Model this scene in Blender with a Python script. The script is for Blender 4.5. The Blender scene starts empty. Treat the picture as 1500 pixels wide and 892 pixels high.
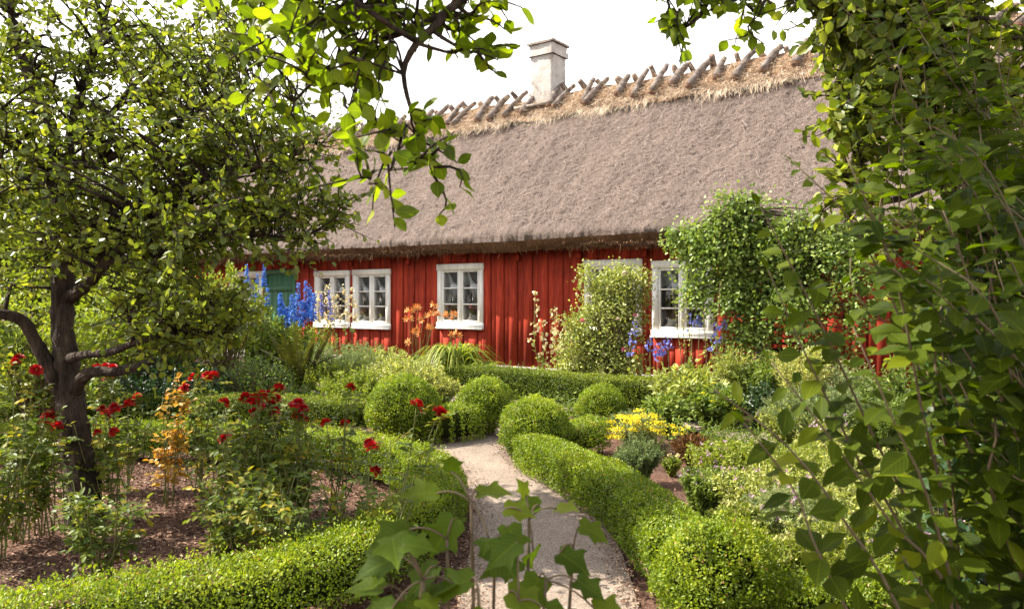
import bpy, math, random
import numpy as np
from mathutils import Vector

# ------------------------------------------------------------------ camera, sky, sun, exposure
scene = bpy.context.scene
COL = scene.collection
R = math.radians
F, CX, HY, EYE = 1150.0, 750.0, 435.0, 1.55          # focal length in px of the 1500 px picture, horizon row, eye height

cam_d = bpy.data.cameras.new('camera')
cam = bpy.data.objects.new('camera', cam_d); COL.objects.link(cam)
cam.location = (0, 0, EYE); cam.rotation_euler = (R(90), 0, 0)
cam_d.sensor_width = 36; cam_d.lens = 36*F/1500
cam_d.shift_y = -(446-HY)/1500
cam_d.clip_start = 0.05; cam_d.clip_end = 1000
cam_d.dof.use_dof = True; cam_d.dof.focus_distance = 9.0; cam_d.dof.aperture_fstop = 7.0
scene.camera = cam

SUN_EL = R(47); SX, SY = -.988, .153                   # horizontal direction towards the sun
wd = bpy.data.worlds.new('World'); scene.world = wd; wd.use_nodes = True
nt = wd.node_tree; nt.nodes.clear()
out = nt.nodes.new('ShaderNodeOutputWorld'); bg = nt.nodes.new('ShaderNodeBackground')
sky = nt.nodes.new('ShaderNodeTexSky'); sky.sky_type = 'NISHITA'; sky.sun_disc = False
sky.sun_elevation = SUN_EL; sky.sun_rotation = math.atan2(SX, SY)
sky.air_density = 1.0; sky.dust_density = 2.5
tc = nt.nodes.new('ShaderNodeTexCoord'); sep = nt.nodes.new('ShaderNodeSeparateXYZ')
nt.links.new(tc.outputs['Generated'], sep.inputs[0])
mr = nt.nodes.new('ShaderNodeMapRange'); mr.inputs[1].default_value = .30; mr.inputs[2].default_value = .62
mr.inputs[3].default_value = .96; mr.inputs[4].default_value = .38
nt.links.new(sep.outputs['Z'], mr.inputs[0])
nz = nt.nodes.new('ShaderNodeTexNoise'); nz.inputs['Scale'].default_value = 2.2; nz.inputs['Detail'].default_value = 6
nt.links.new(tc.outputs['Generated'], nz.inputs['Vector'])
cr = nt.nodes.new('ShaderNodeValToRGB'); cr.color_ramp.elements[0].position = .3; cr.color_ramp.elements[1].position = .7
cr.color_ramp.elements[0].color = (7.4, 7.2, 6.9, 1); cr.color_ramp.elements[1].color = (8.6, 8.2, 7.8, 1)
nt.links.new(nz.outputs['Fac'], cr.inputs[0])
mx = nt.nodes.new('ShaderNodeMix'); mx.data_type = 'RGBA'
nt.links.new(mr.outputs[0], mx.inputs[0]); nt.links.new(sky.outputs[0], mx.inputs[6]); nt.links.new(cr.outputs[0], mx.inputs[7])
nt.links.new(mx.outputs[2], bg.inputs[0]); bg.inputs[1].default_value = .108
nt.links.new(bg.outputs[0], out.inputs[0])

sun_d = bpy.data.lights.new('sun', 'SUN'); sun_d.energy = 5.0; sun_d.angle = R(.5); sun_d.color = (1, .93, .80)
sun = bpy.data.objects.new('sun', sun_d); COL.objects.link(sun)
sv = Vector((SX*math.cos(SUN_EL), SY*math.cos(SUN_EL), math.sin(SUN_EL)))
sun.rotation_euler = sv.to_track_quat('Z', 'Y').to_euler(); sun.location = (-8, 4, 14)

vs = scene.view_settings
vs.view_transform = 'Standard'; vs.look = 'None'; vs.gamma = 1; vs.use_curve_mapping = False; vs.exposure = 1.5
scene.cycles.max_bounces = 8; scene.cycles.transparent_max_bounces = 12

# ------------------------------------------------------------------ places
def P(px, py, d): return np.array([(px-CX)/F*d, d, EYE-(py-HY)/F*d])
def G(px, py, z=0.0):
    d = F*EYE/(py-HY); return np.array([(px-CX)/F*d, d, z])
def B(px, d, z=0.0): return np.array([(px-CX)/F*d, d, z])
def zh(py, d): return EYE-(py-HY)/F*d
WA = math.atan(1610/F)
TT = np.array([math.sin(WA), -math.cos(WA)]); NN = np.array([-math.cos(WA), -math.sin(WA)])
WD = 12.5
def wall_pt(px, off=0.0):
    X = (px-CX)/F; lam = (WD-off)/(-(NN[0]*X+NN[1])); return np.array([X*lam, lam])
WO = wall_pt(740)
def U(px, off=0.0): return float(np.dot(wall_pt(px, off)-WO, TT))
def HW(px, py, off=0.0):                              # height of a picture point on the wall plane
    return EYE-(py-HY)/F*wall_pt(px, off)[1]

# ------------------------------------------------------------------ materials
def newmat(name):
    m = bpy.data.materials.new(name); m.use_nodes = True
    t = m.node_tree; t.nodes.clear()
    o = t.nodes.new('ShaderNodeOutputMaterial')
    return m, t, o
def N(t, k, **kw):
    n = t.nodes.new(k)
    for a, b in kw.items(): setattr(n, a, b)
    return n
def ramp(t, stops):
    r = N(t, 'ShaderNodeValToRGB'); e = r.color_ramp.elements
    while len(e) < len(stops): e.new(.5)
    for i, (p, c) in enumerate(stops): e[i].position = p; e[i].color = (*c, 1)
    return r
def leafmat(name, dark, mid, light, trans=.35, rough=.5, spec=.35, tr=(1.25, 1.25, .45), veins=False, fleck=None):
    m, t, o = newmat(name)
    a = N(t, 'ShaderNodeAttribute', attribute_name='tint')
    r = ramp(t, [(0, dark), (.55, mid), (1, light)] if not fleck else [(0, dark), (.5, mid), (.93, light), (.97, fleck)])
    t.links.new(a.outputs['Fac'], r.inputs[0])
    col = r.outputs[0]
    if veins:
        uv = N(t, 'ShaderNodeUVMap', uv_map='uv'); s = N(t, 'ShaderNodeSeparateXYZ'); t.links.new(uv.outputs[0], s.inputs[0])
        ab = N(t, 'ShaderNodeMath', operation='ABSOLUTE'); t.links.new(s.outputs['Y'], ab.inputs[0])
        m1 = N(t, 'ShaderNodeMath', operation='MULTIPLY_ADD'); t.links.new(ab.outputs[0], m1.inputs[0]); m1.inputs[1].default_value = -.8
        t.links.new(s.outputs['X'], m1.inputs[2])
        m2 = N(t, 'ShaderNodeMath', operation='MULTIPLY'); t.links.new(m1.outputs[0], m2.inputs[0]); m2.inputs[1].default_value = 7.0
        fr = N(t, 'ShaderNodeMath', operation='PINGPONG'); t.links.new(m2.outputs[0], fr.inputs[0]); fr.inputs[1].default_value = .5
        v1 = N(t, 'ShaderNodeMapRange'); t.links.new(fr.outputs[0], v1.inputs[0]); v1.inputs[1].default_value = .0; v1.inputs[2].default_value = .09; v1.inputs[3].default_value = 1; v1.inputs[4].default_value = 0
        v2 = N(t, 'ShaderNodeMapRange'); t.links.new(ab.outputs[0], v2.inputs[0]); v2.inputs[1].default_value = .01; v2.inputs[2].default_value = .035; v2.inputs[3].default_value = 1; v2.inputs[4].default_value = 0
        mxv = N(t, 'ShaderNodeMath', operation='MAXIMUM'); t.links.new(v1.outputs[0], mxv.inputs[0]); t.links.new(v2.outputs[0], mxv.inputs[1])
        ms = N(t, 'ShaderNodeMath', operation='MULTIPLY'); t.links.new(mxv.outputs[0], ms.inputs[0]); ms.inputs[1].default_value = .14
        mm = N(t, 'ShaderNodeMix', data_type='RGBA'); t.links.new(ms.outputs[0], mm.inputs[0]); t.links.new(col, mm.inputs[6]); mm.inputs[7].default_value = (*[min(1, c*2.0) for c in light], 1)
        col = mm.outputs[2]
    # mottling
    tcn = N(t, 'ShaderNodeTexCoord'); nn = N(t, 'ShaderNodeTexNoise'); nn.inputs['Scale'].default_value = 9.0; nn.inputs['Detail'].default_value = 3
    t.links.new(tcn.outputs['Object'], nn.inputs['Vector'])
    mrr = N(t, 'ShaderNodeMapRange'); t.links.new(nn.outputs['Fac'], mrr.inputs[0]); mrr.inputs[1].default_value = .3; mrr.inputs[2].default_value = .7; mrr.inputs[3].default_value = .75; mrr.inputs[4].default_value = 1.25
    hv = N(t, 'ShaderNodeHueSaturation'); t.links.new(mrr.outputs[0], hv.inputs['Value']); t.links.new(col, hv.inputs['Color'])
    col = hv.outputs[0]
    p = N(t, 'ShaderNodeBsdfPrincipled'); t.links.new(col, p.inputs['Base Color'])
    p.inputs['Roughness'].default_value = rough; p.inputs['Specular IOR Level'].default_value = spec
    mu = N(t, 'ShaderNodeMix', data_type='RGBA', blend_type='MULTIPLY'); mu.inputs[0].default_value = 1
    t.links.new(col, mu.inputs[6]); mu.inputs[7].default_value = (*tr, 1)
    tb = N(t, 'ShaderNodeBsdfTranslucent'); t.links.new(mu.outputs[2], tb.inputs['Color'])
    ms2 = N(t, 'ShaderNodeMixShader'); ms2.inputs[0].default_value = trans
    t.links.new(p.outputs[0], ms2.inputs[1]); t.links.new(tb.outputs[0], ms2.inputs[2]); t.links.new(ms2.outputs[0], o.inputs[0])
    return m
def noisemat(name, stops, scale=8, detail=6, rough=.85, bump=.3, bscale=40, stretch=(1, 1, 1), bdist=.01, spec=.25, tint=False, streak=False):
    m, t, o = newmat(name)
    tcn = N(t, 'ShaderNodeTexCoord'); mp = N(t, 'ShaderNodeMapping'); mp.inputs['Scale'].default_value = stretch
    t.links.new(tcn.outputs['Object'], mp.inputs[0])
    nn = N(t, 'ShaderNodeTexNoise'); nn.inputs['Scale'].default_value = scale; nn.inputs['Detail'].default_value = detail; nn.inputs['Roughness'].default_value = .65
    t.links.new(mp.outputs[0], nn.inputs['Vector'])
    r = ramp(t, stops); t.links.new(nn.outputs['Fac'], r.inputs[0])
    col = r.outputs[0]
    if tint:
        a = N(t, 'ShaderNodeAttribute', attribute_name='tint')
        mrr = N(t, 'ShaderNodeMapRange'); t.links.new(a.outputs['Fac'], mrr.inputs[0]); mrr.inputs[3].default_value = .6; mrr.inputs[4].default_value = 1.35
        hv = N(t, 'ShaderNodeHueSaturation'); t.links.new(mrr.outputs[0], hv.inputs['Value']); t.links.new(col, hv.inputs['Color']); col = hv.outputs[0]
    if streak:
        m3 = N(t, 'ShaderNodeMapping'); m3.inputs['Scale'].default_value = (2.6, .35, .35); t.links.new(tcn.outputs['Object'], m3.inputs[0])
        n3 = N(t, 'ShaderNodeTexNoise'); n3.inputs['Scale'].default_value = 1.0; n3.inputs['Detail'].default_value = 8; n3.inputs['Roughness'].default_value = .62; t.links.new(m3.outputs[0], n3.inputs[0])
        r3 = ramp(t, [(.34, (.72, .70, .67)), (.5, (1.0, .99, .97)), (.68, (1.15, 1.12, 1.07))]); t.links.new(n3.outputs['Fac'], r3.inputs[0])
        m4 = N(t, 'ShaderNodeMix', data_type='RGBA', blend_type='MULTIPLY'); m4.inputs[0].default_value = 1; t.links.new(col, m4.inputs[6]); t.links.new(r3.outputs[0], m4.inputs[7]); col = m4.outputs[2]
    p = N(t, 'ShaderNodeBsdfPrincipled'); t.links.new(col, p.inputs['Base Color'])
    p.inputs['Roughness'].default_value = rough; p.inputs['Specular IOR Level'].default_value = spec
    n2 = N(t, 'ShaderNodeTexNoise'); n2.inputs['Scale'].default_value = bscale; n2.inputs['Detail'].default_value = 5
    t.links.new(mp.outputs[0], n2.inputs['Vector'])
    bp = N(t, 'ShaderNodeBump'); bp.inputs['Strength'].default_value = bump; bp.inputs['Distance'].default_value = bdist
    t.links.new(n2.outputs['Fac'], bp.inputs['Height']); t.links.new(bp.outputs[0], p.inputs['Normal'])
    t.links.new(p.outputs[0], o.inputs[0])
    return m
MT = {}
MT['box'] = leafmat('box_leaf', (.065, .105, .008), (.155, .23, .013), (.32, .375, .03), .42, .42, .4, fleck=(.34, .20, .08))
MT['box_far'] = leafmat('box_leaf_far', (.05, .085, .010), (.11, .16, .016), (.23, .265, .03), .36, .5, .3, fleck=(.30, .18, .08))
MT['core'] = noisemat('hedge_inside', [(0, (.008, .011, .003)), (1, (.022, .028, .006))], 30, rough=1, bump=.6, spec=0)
MT['apple'] = leafmat('apple_leaf', (.055, .085, .014), (.14, .185, .026), (.32, .34, .045), .5, .38, .5)
MT['near'] = leafmat('near_leaf', (.022, .042, .003), (.066, .098, .005), (.19, .22, .010), .52, .6, .12, (1.4, 1.5, .35), veins=True)
MT['bough'] = leafmat('bough_leaf', (.05, .085, .008), (.12, .17, .012), (.30, .34, .025), .6, .5, .25, (1.5, 1.6, .3), veins=True)
MT['lobed'] = leafmat('lobed_leaf', (.035, .065, .006), (.075, .12, .010), (.15, .19, .015), .5, .6, .15, (1.3, 1.4, .4), veins=True)
MT['rose_leaf'] = leafmat('rose_leaf', (.06, .10, .020), (.13, .175, .025), (.36, .28, .03), .42, .45, .25)
MT['gold_leaf'] = leafmat('golden_leaf', (.24, .16, .02), (.50, .30, .03), (.55, .22, .04), .4, .4, .4, (1.1, .9, .5))
MT['lime'] = leafmat('lime_leaf', (.10, .16, .02), (.20, .25, .03), (.36, .38, .07), .42, .5, .3)
MT['mid'] = leafmat('mid_leaf', (.06, .105, .02), (.14, .20, .035), (.28, .34, .08), .4, .5, .3)
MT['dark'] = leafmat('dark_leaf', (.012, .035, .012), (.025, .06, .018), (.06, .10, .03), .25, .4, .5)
MT['grey'] = leafmat('greygreen_leaf', (.10, .15, .06), (.20, .26, .10), (.38, .42, .20), .32, .6, .25, (1.1, 1.1, .6))
MT['pale'] = leafmat('pale_leaf', (.14, .18, .03), (.31, .35, .08), (.58, .56, .24), .38, .45, .45)
MT['pear'] = leafmat('pear_leaf', (.09, .15, .03), (.20, .28, .055), (.42, .47, .16), .38, .42, .4)
MT['fern'] = leafmat('fern_leaf', (.035, .04, .010), (.07, .075, .016), (.14, .135, .03), .35, .6, .2)
MT['far'] = leafmat('far_leaf', (.09, .12, .03), (.18, .20, .045), (.30, .30, .08), .4, .6, .2)
MT['stem'] = noisemat('green_stem', [(.3, (.09, .11, .03)), (.7, (.17, .17, .06))], 12, rough=.7, bump=.1)
MT['cane'] = noisemat('brown_cane', [(.3, (.07, .05, .028)), (.7, (.16, .12, .07))], 15, rough=.7, bump=.2)
MT['bark'] = noisemat('bark', [(.3, (.009, .006, .004)), (.45, (.028, .019, .014)), (.6, (.058, .042, .03)), (.78, (.13, .115, .08))], 14, 10, .95, 1.0, 30, (1, 1, .35), .05)
MT['drystem'] = leafmat('dry_stem', (.10, .045, .02), (.18, .09, .035), (.30, .17, .07), .2, .7, .2)
def flower(name, a, b, c, tr=.3): return leafmat(name, a, b, c, tr, .55, .3, (1.1, .9, .9))
MT['crimson'] = flower('crimson_petal', (.22, .003, .006), (.52, .010, .012), (.72, .028, .022))
MT['blue'] = flower('blue_petal', (.025, .10, .45), (.06, .23, .70), (.22, .40, .78), .35)
MT['softblue'] = flower('soft_blue_petal', (.08, .11, .42), (.16, .20, .58), (.30, .32, .68), .35)
MT['cream'] = flower('cream_petal', (.50, .42, .18), (.68, .62, .34), (.78, .74, .52))
MT['orange'] = flower('orange_petal', (.42, .12, .02), (.62, .25, .06), (.70, .42, .16))
MT['yellow'] = flower('yellow_petal', (.60, .48, .008), (.76, .66, .012), (.82, .76, .04))
MT['pink'] = flower('pink_petal', (.6, .14, .22), (.72, .28, .34), (.8, .5, .5))
MT['white'] = flower('white_petal', (.62, .55, .42), (.72, .68, .58), (.8, .78, .74))
MT['scarlet'] = flower('scarlet_petal', (.5, .03, .01), (.65, .07, .02), (.7, .12, .04))
MT['mauve'] = flower('mauve_petal', (.32, .18, .30), (.46, .30, .42), (.58, .44, .52))
MT['lime_umbel'] = flower('lime_umbel', (.26, .27, .06), (.40, .41, .13), (.54, .54, .24))

# ------------------------------------------------------------------ geometry collector
def nrm(a): return a/np.maximum(np.linalg.norm(a, axis=-1, keepdims=True), 1e-9)
TEMPL = {
 'quad': (np.array([[0, 0, 0], [.5, .5, .06], [1, 0, 0], [.5, -.5, .06]]), [(0, 1, 2, 3)]),
 'oval': (np.array([[0, 0, 0], [.28, .42, .09], [.68, .38, .07], [1, 0, -.08], [.68, -.38, .07], [.28, -.42, .09]]), [(0, 3, 2, 1), (0, 5, 4, 3)]),
 'blade': (np.array([[0, -.5, 0], [0, .5, 0], [.5, .4, .02], [.5, -.4, .02], [1, 0, 0]]), [(0, 1, 2, 3), (3, 2, 4)]),
 'strand': (np.array([[0, -.5, 0], [0, .5, 0], [1, .3, 0], [1, -.3, 0]]), [(0, 1, 2, 3)]),
}
def _broad():
    xs = [0, .05, .12, .22, .34, .48, .62, .76, .88, .96, 1.0]
    hw = [0.012, .10, .21, .35, .46, .50, .45, .33, .18, .07, .0]
    V = []
    for i, (x, h) in enumerate(zip(xs, hw)):
        droop = -.16*x*x
        for j, s in enumerate((-1, -.55, 0, .55, 1)):
            sx = x + (.018 if (i % 2 and abs(s) == 1) else 0)
            V.append([sx, s*h, droop + .10*abs(s)*h*2*(.6+.4*math.sin(7*x+s))])
    Fc = []
    for i in range(len(xs)-1):
        for j in range(4):
            a = i*5+j; Fc.append((a, a+5, a+6, a+1))
    return np.array(V), Fc
TEMPL['broad'] = _broad()
def _lobed():
    rim = [(0, 0), (-.06, .10), (-.10, .22), (-.03, .30), (.04, .44), (.15, .41), (.23, .40), (.32, .36), (.42, .46), (.52, .55), (.68, .60), (.64, .46), (.68, .33), (.80, .24), (.92, .12), (1.14, 0)]
    top = [(x, y) for x, y in rim]; bot = [(x, -y) for x, y in rim[-2:0:-1]]
    pts = top+bot
    V = []
    for x, y in pts: V.append([x, y*.95, .16*abs(y)-.22*x*x+.03*math.sin(9*x+5*y)])
    n = len(pts)
    ring2 = []
    for x, y in pts:
        xx, yy = .35+(x-.35)*.5, y*.5*.95
        ring2.append([xx, yy, .10*abs(yy)-.16*xx*xx+.02*math.sin(7*xx+6*yy)])
    V += ring2; V.append([.35, 0, -.03])
    Fc = []
    for i in range(n):
        j = (i+1) % n; Fc.append((i, n+i, n+j, j)); Fc.append((n+i, 2*n, n+j))
    return np.array(V), Fc
TEMPL['lobed'] = _lobed()

class Geo:
    def __init__(s, seed=0):
        s.V = []; s.L = []; s.T = []; s.tint = []; s.mi = []; s.uv = []; s.n = 0; s.r = np.random.default_rng(seed)
    def raw(s, V, faces_l, tot, tint, mi=0, uv=None):
        V = np.asarray(V, float).reshape(-1, 3); faces_l = np.asarray(faces_l, np.int64).ravel(); tot = np.asarray(tot, np.int64).ravel()
        s.V.append(V); s.L.append(faces_l+s.n); s.T.append(tot); s.n += len(V)
        s.tint.append(np.broadcast_to(np.asarray(tint, float), tot.shape).copy()); s.mi.append(np.full(tot.shape, mi))
        s.uv.append(np.zeros((len(faces_l), 2)) if uv is None else uv)
    def leaves(s, tmpl, pos, d, n, L, W, tint, mi=0, fold=1.0):
        T, Fc = TEMPL[tmpl]
        pos = np.asarray(pos, float); k = len(pos)
        if k == 0: return
        L = np.broadcast_to(np.asarray(L, float), (k,)); W = np.broadcast_to(np.asarray(W, float), (k,)); tint = np.broadcast_to(np.asarray(tint, float), (k,))
        d = nrm(np.asarray(d, float)); n = np.asarray(n, float); n = nrm(n-(n*d).sum(-1, keepdims=True)*d); b = np.cross(n, d)
        V = pos[:, None]+T[None, :, 0, None]*(L[:, None]*d)[:, None]+T[None, :, 1, None]*(W[:, None]*b)[:, None]+fold*T[None, :, 2, None]*(L[:, None]*n)[:, None]
        fl = np.concatenate([np.array(f) for f in Fc]); tot = np.array([len(f) for f in Fc])
        uv = None
        if tmpl in ('broad', 'lobed'):
            uv = np.tile(T[fl][:, :2], (k, 1))
        s.raw(V, (np.arange(k)[:, None]*len(T)+fl[None]), np.tile(tot, k), np.repeat(tint, len(tot)), mi, uv)
    def tubes(s, Pts, Rad, sides=5, tint=.5, mi=0, bark=0):
        Pts = np.asarray(Pts, float); Rad = np.asarray(Rad, float)
        if Pts.ndim == 2: Pts = Pts[None]; Rad = Rad[None]
        K, k, _ = Pts.shape; Rad = np.broadcast_to(Rad, (K, k))
        t = nrm(np.gradient(Pts, axis=1)); ref = np.tile(np.array([.31, .87, .12]), (K, k, 1))
        b1 = nrm(np.cross(t, ref)); b2 = np.cross(t, b1)
        a = np.arange(sides)*2*math.pi/sides
        V = Pts[:, :, None]+Rad[:, :, None, None]*(np.cos(a)[None, None, :, None]*b1[:, :, None]+np.sin(a)[None, None, :, None]*b2[:, :, None])
        if bark:
            A_, K_ = np.meshgrid(a, np.arange(k)); rel = 1+bark*(np.abs(vnoise(A_*5.2, K_*.42, 61))*1.3+.8*vnoise(A_*2.2, K_*.2, 62)+.5*vnoise(A_*9, K_*1.1, 63))*np.clip(1, 0, 1)
            V = Pts[:, :, None]+(V-Pts[:, :, None])*rel[None, :, :, None]
        i = np.arange(k-1)[:, None]*sides; j = np.arange(sides)[None]; j2 = (j+1) % sides
        q = np.stack([i+j, i+j2, i+sides+j2, i+sides+j], -1).reshape(-1)
        caps = np.arange(sides)+(k-1)*sides; capb = np.arange(sides)[::-1]
        fl = np.concatenate([q, caps, capb]); tot = np.array([4]*((k-1)*sides)+[sides, sides])
        s.raw(V, np.arange(K)[:, None]*(k*sides)+fl[None], np.tile(tot, K), np.repeat(np.broadcast_to(np.asarray(tint, float), (K,)), len(tot)), mi)
    def box(s, x0, x1, y0, y1, z0, z1, tint=.5, mi=0):
        V = [[x, y, z] for x in (x0, x1) for y in (y0, y1) for z in (z0, z1)]
        Fc = [(0, 1, 3, 2), (4, 6, 7, 5), (0, 4, 5, 1), (2, 3, 7, 6), (0, 2, 6, 4), (1, 5, 7, 3)]
        s.raw(V, np.array(Fc).ravel(), [4]*6, tint, mi)
    def grid(s, V, nu, nv, tint=.5, mi=0, closed=False):
        i = np.arange(nu-1)[:, None]*nv; j = np.arange(nv if closed else nv-1)[None]; j2 = (j+1) % nv
        q = np.stack([i+j, i+nv+j, i+nv+j2, i+j2], -1).reshape(-1, 4)
        s.raw(V, q.ravel(), [4]*len(q), tint, mi)
    def build(s, name, mats, parent=None, origin=(0, 0, 0), smooth=False):
        if not s.V: return None
        V = np.concatenate(s.V)-np.asarray(origin); L = np.concatenate(s.L); T = np.concatenate(s.T)
        me = bpy.data.meshes.new(name); me.vertices.add(len(V)); me.vertices.foreach_set('co', V.astype(np.float32).ravel())
        me.loops.add(len(L)); me.loops.foreach_set('vertex_index', L.astype(np.int32))
        me.polygons.add(len(T)); st = np.concatenate([[0], np.cumsum(T)[:-1]])
        me.polygons.foreach_set('loop_start', st.astype(np.int32))
        if not isinstance(mats, (list, tuple)): mats = [mats]
        for m in mats: me.materials.append(MT[m] if isinstance(m, str) else m)
        me.polygons.foreach_set('material_index', np.concatenate(s.mi).astype(np.int32))
        at = me.attributes.new('tint', 'FLOAT', 'FACE'); at.data.foreach_set('value', np.clip(np.concatenate(s.tint), 0, 1).astype(np.float32))
        uvl = me.uv_layers.new(name='uv'); uvl.data.foreach_set('uv', np.concatenate(s.uv).astype(np.float32).ravel())
        me.update(calc_edges=True); me.validate()
        if smooth: me.polygons.foreach_set('use_smooth', np.ones(len(me.polygons), bool))
        o = bpy.data.objects.new(name, me); COL.objects.link(o)
        if parent is not None: o.parent = parent
        return o
def tag(o, label=None, cat=None, group=None, kind=None):
    if label: o['label'] = label
    if cat: o['category'] = cat
    if group: o['group'] = group
    if kind: o['kind'] = kind
    return o
def thing(name, label, cat, loc=(0, 0, 0), rz=0, group=None):
    o = bpy.data.objects.new(name, None); COL.objects.link(o); o.location = tuple(float(c) for c in loc); o.rotation_euler = (0, 0, rz)
    o.empty_display_size = .1
    return tag(o, label, cat, group)
def one(g, name, mats, label, cat, loc, group=None, smooth=False):     # a thing that is one mesh
    o = g.build(name, mats, None, loc, smooth); o.location = tuple(float(c) for c in loc)
    return tag(o, label, cat, group)

def bez(p0, p1, p2, k):
    t = np.linspace(0, 1, k)[None, :, None]
    return (1-t)**2*p0[:, None]+2*t*(1-t)*p1[:, None]+t*t*p2[:, None]
def rdir(r, n, up=0.0):
    v = r.normal(size=(n, 3)); v[:, 2] += up; return nrm(v)
def vnoise(x, y, seed=0):                              # smooth value noise
    r = np.random.default_rng(seed); T = r.random((256, 256))
    xi = np.floor(x).astype(int); yi = np.floor(y).astype(int); fx = x-xi; fy = y-yi; fx = fx*fx*(3-2*fx); fy = fy*fy*(3-2*fy)
    a = T[xi % 256, yi % 256]; b = T[(xi+1) % 256, yi % 256]; c = T[xi % 256, (yi+1) % 256]; d = T[(xi+1) % 256, (yi+1) % 256]
    return (a*(1-fx)+b*fx)*(1-fy)+(c*(1-fx)+d*fx)*fy-.5
def smoothline(pts, step):
    pts = np.array(pts, float); n = len(pts)
    if n > 2:                                          # Catmull-Rom
        ext = np.vstack([2*pts[0]-pts[1], pts, 2*pts[-1]-pts[-2]]); o = []
        for i in range(n-1):
            a, b, c, d = ext[i:i+4]; t = np.linspace(0, 1, 24, endpoint=False)[:, None]
            o.append(.5*(2*b+(c-a)*t+(2*a-5*b+4*c-d)*t*t+(3*b-a-3*c+d)*t**3))
        pts = np.vstack(o+[pts[-1:]])
    seg = np.linalg.norm(np.diff(pts, axis=0), axis=1); L = np.concatenate([[0], np.cumsum(seg)])
    m = max(3, int(L[-1]/step)+1); q = np.linspace(0, L[-1], m)
    return np.stack([np.interp(q, L, pts[:, i]) for i in range(pts.shape[1])], 1), L[-1]

# ------------------------------------------------------------------ ground and paths
def ground_mat():
    m, t, o = newmat('garden_soil')
    tcn = N(t, 'ShaderNodeTexCoord')
    n1 = N(t, 'ShaderNodeTexNoise'); n1.inputs['Scale'].default_value = 1.3; n1.inputs['Detail'].default_value = 5; t.links.new(tcn.outputs['Object'], n1.inputs[0])
    n2 = N(t, 'ShaderNodeTexNoise'); n2.inputs['Scale'].default_value = 45; n2.inputs['Detail'].default_value = 8; n2.inputs['Roughness'].default_value = .75; t.links.new(tcn.outputs['Object'], n2.inputs[0])
    r1 = ramp(t, [(.3, (.045, .024, .017)), (.5, (.12, .068, .05)), (.68, (.26, .165, .125))]); t.links.new(n2.outputs[0], r1.inputs[0])
    r2 = ramp(t, [(.35, (.72, .72, .72)), (.65, (1.15, 1.08, 1.0))]); t.links.new(n1.outputs[0], r2.inputs[0])
    mu = N(t, 'ShaderNodeMix', data_type='RGBA', blend_type='MULTIPLY'); mu.inputs[0].default_value = 1; t.links.new(r1.outputs[0], mu.inputs[6]); t.links.new(r2.outputs[0], mu.inputs[7])
    p = N(t, 'ShaderNodeBsdfPrincipled'); p.inputs['Roughness'].default_value = .95; p.inputs['Specular IOR Level'].default_value = .15; t.links.new(mu.outputs[2], p.inputs['Base Color'])
    b = N(t, 'ShaderNodeBump'); b.inputs['Distance'].default_value = .02; b.inputs['Strength'].default_value = .9; t.links.new(n2.outputs[0], b.inputs['Height']); t.links.new(b.outputs[0], p.inputs['Normal'])
    t.links.new(p.outputs[0], o.inputs[0]); return m
def gravel_mat():
    m, t, o = newmat('fine_gravel')
    tcn = N(t, 'ShaderNodeTexCoord')
    v = N(t, 'ShaderNodeTexVoronoi'); v.inputs['Scale'].default_value = 190; t.links.new(tcn.outputs['Object'], v.inputs[0])
    n1 = N(t, 'ShaderNodeTexNoise'); n1.inputs['Scale'].default_value = 2.2; n1.inputs['Detail'].default_value = 7; n1.inputs['Roughness'].default_value = .7; t.links.new(tcn.outputs['Object'], n1.inputs[0])
    hs = N(t, 'ShaderNodeSeparateColor'); t.links.new(v.outputs['Color'], hs.inputs[0])
    r1 = ramp(t, [(0, (.13, .096, .074)), (.3, (.235, .188, .152)), (.8, (.335, .282, .238)), (1, (.44, .385, .335))]); t.links.new(hs.outputs[0], r1.inputs[0])
    r2 = ramp(t, [(.35, (.78, .74, .70)), (.65, (1.08, 1.05, 1.02))]); t.links.new(n1.outputs[0], r2.inputs[0])
    mu = N(t, 'ShaderNodeMix', data_type='RGBA', blend_type='MULTIPLY'); mu.inputs[0].default_value = 1; t.links.new(r1.outputs[0], mu.inputs[6]); t.links.new(r2.outputs[0], mu.inputs[7])
    p = N(t, 'ShaderNodeBsdfPrincipled'); p.inputs['Roughness'].default_value = .9; p.inputs['Specular IOR Level'].default_value = .2; t.links.new(mu.outputs[2], p.inputs['Base Color'])
    b = N(t, 'ShaderNodeBump'); b.inputs['Distance'].default_value = .006; b.inputs['Strength'].default_value = .8; t.links.new(v.outputs['Distance'], b.inputs['Height'])
    b2 = N(t, 'ShaderNodeBump'); b2.inputs['Distance'].default_value = .05; b2.inputs['Strength'].default_value = .35; t.links.new(n1.outputs[0], b2.inputs['Height']); t.links.new(b.outputs[0], b2.inputs['Normal'])
    t.links.new(b2.outputs[0], p.inputs['Normal'])
    t.links.new(p.outputs[0], o.inputs[0]); return m
def turf_mat(): return noisemat('meadow_turf', [(.3, (.04, .06, .015)), (.55, (.08, .11, .025)), (.8, (.13, .15, .04))], 4, 8, .95, .8, 60, bdist=.03)

g = Geo(1)
nx, ny = 300, 380
xs = np.concatenate([[-300, -80, -30], np.linspace(-9, 9, nx-6), [30, 80, 300]]); ys = np.concatenate([[-60, -15], np.linspace(-2, 20, ny-6), [32, 60, 150, 400]])
XX, YY = np.meshgrid(xs, ys, indexing='ij')
ZZ = .05*vnoise(XX*1.1, YY*1.1, 3)+.045*vnoise(XX*4, YY*4, 4)+.03*vnoise(XX*11, YY*11, 5)-.035
g.grid(np.stack([XX, YY, ZZ], -1), len(xs), len(ys))
o = g.build('ground', ground_mat(), smooth=True); tag(o, kind='structure')

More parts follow.
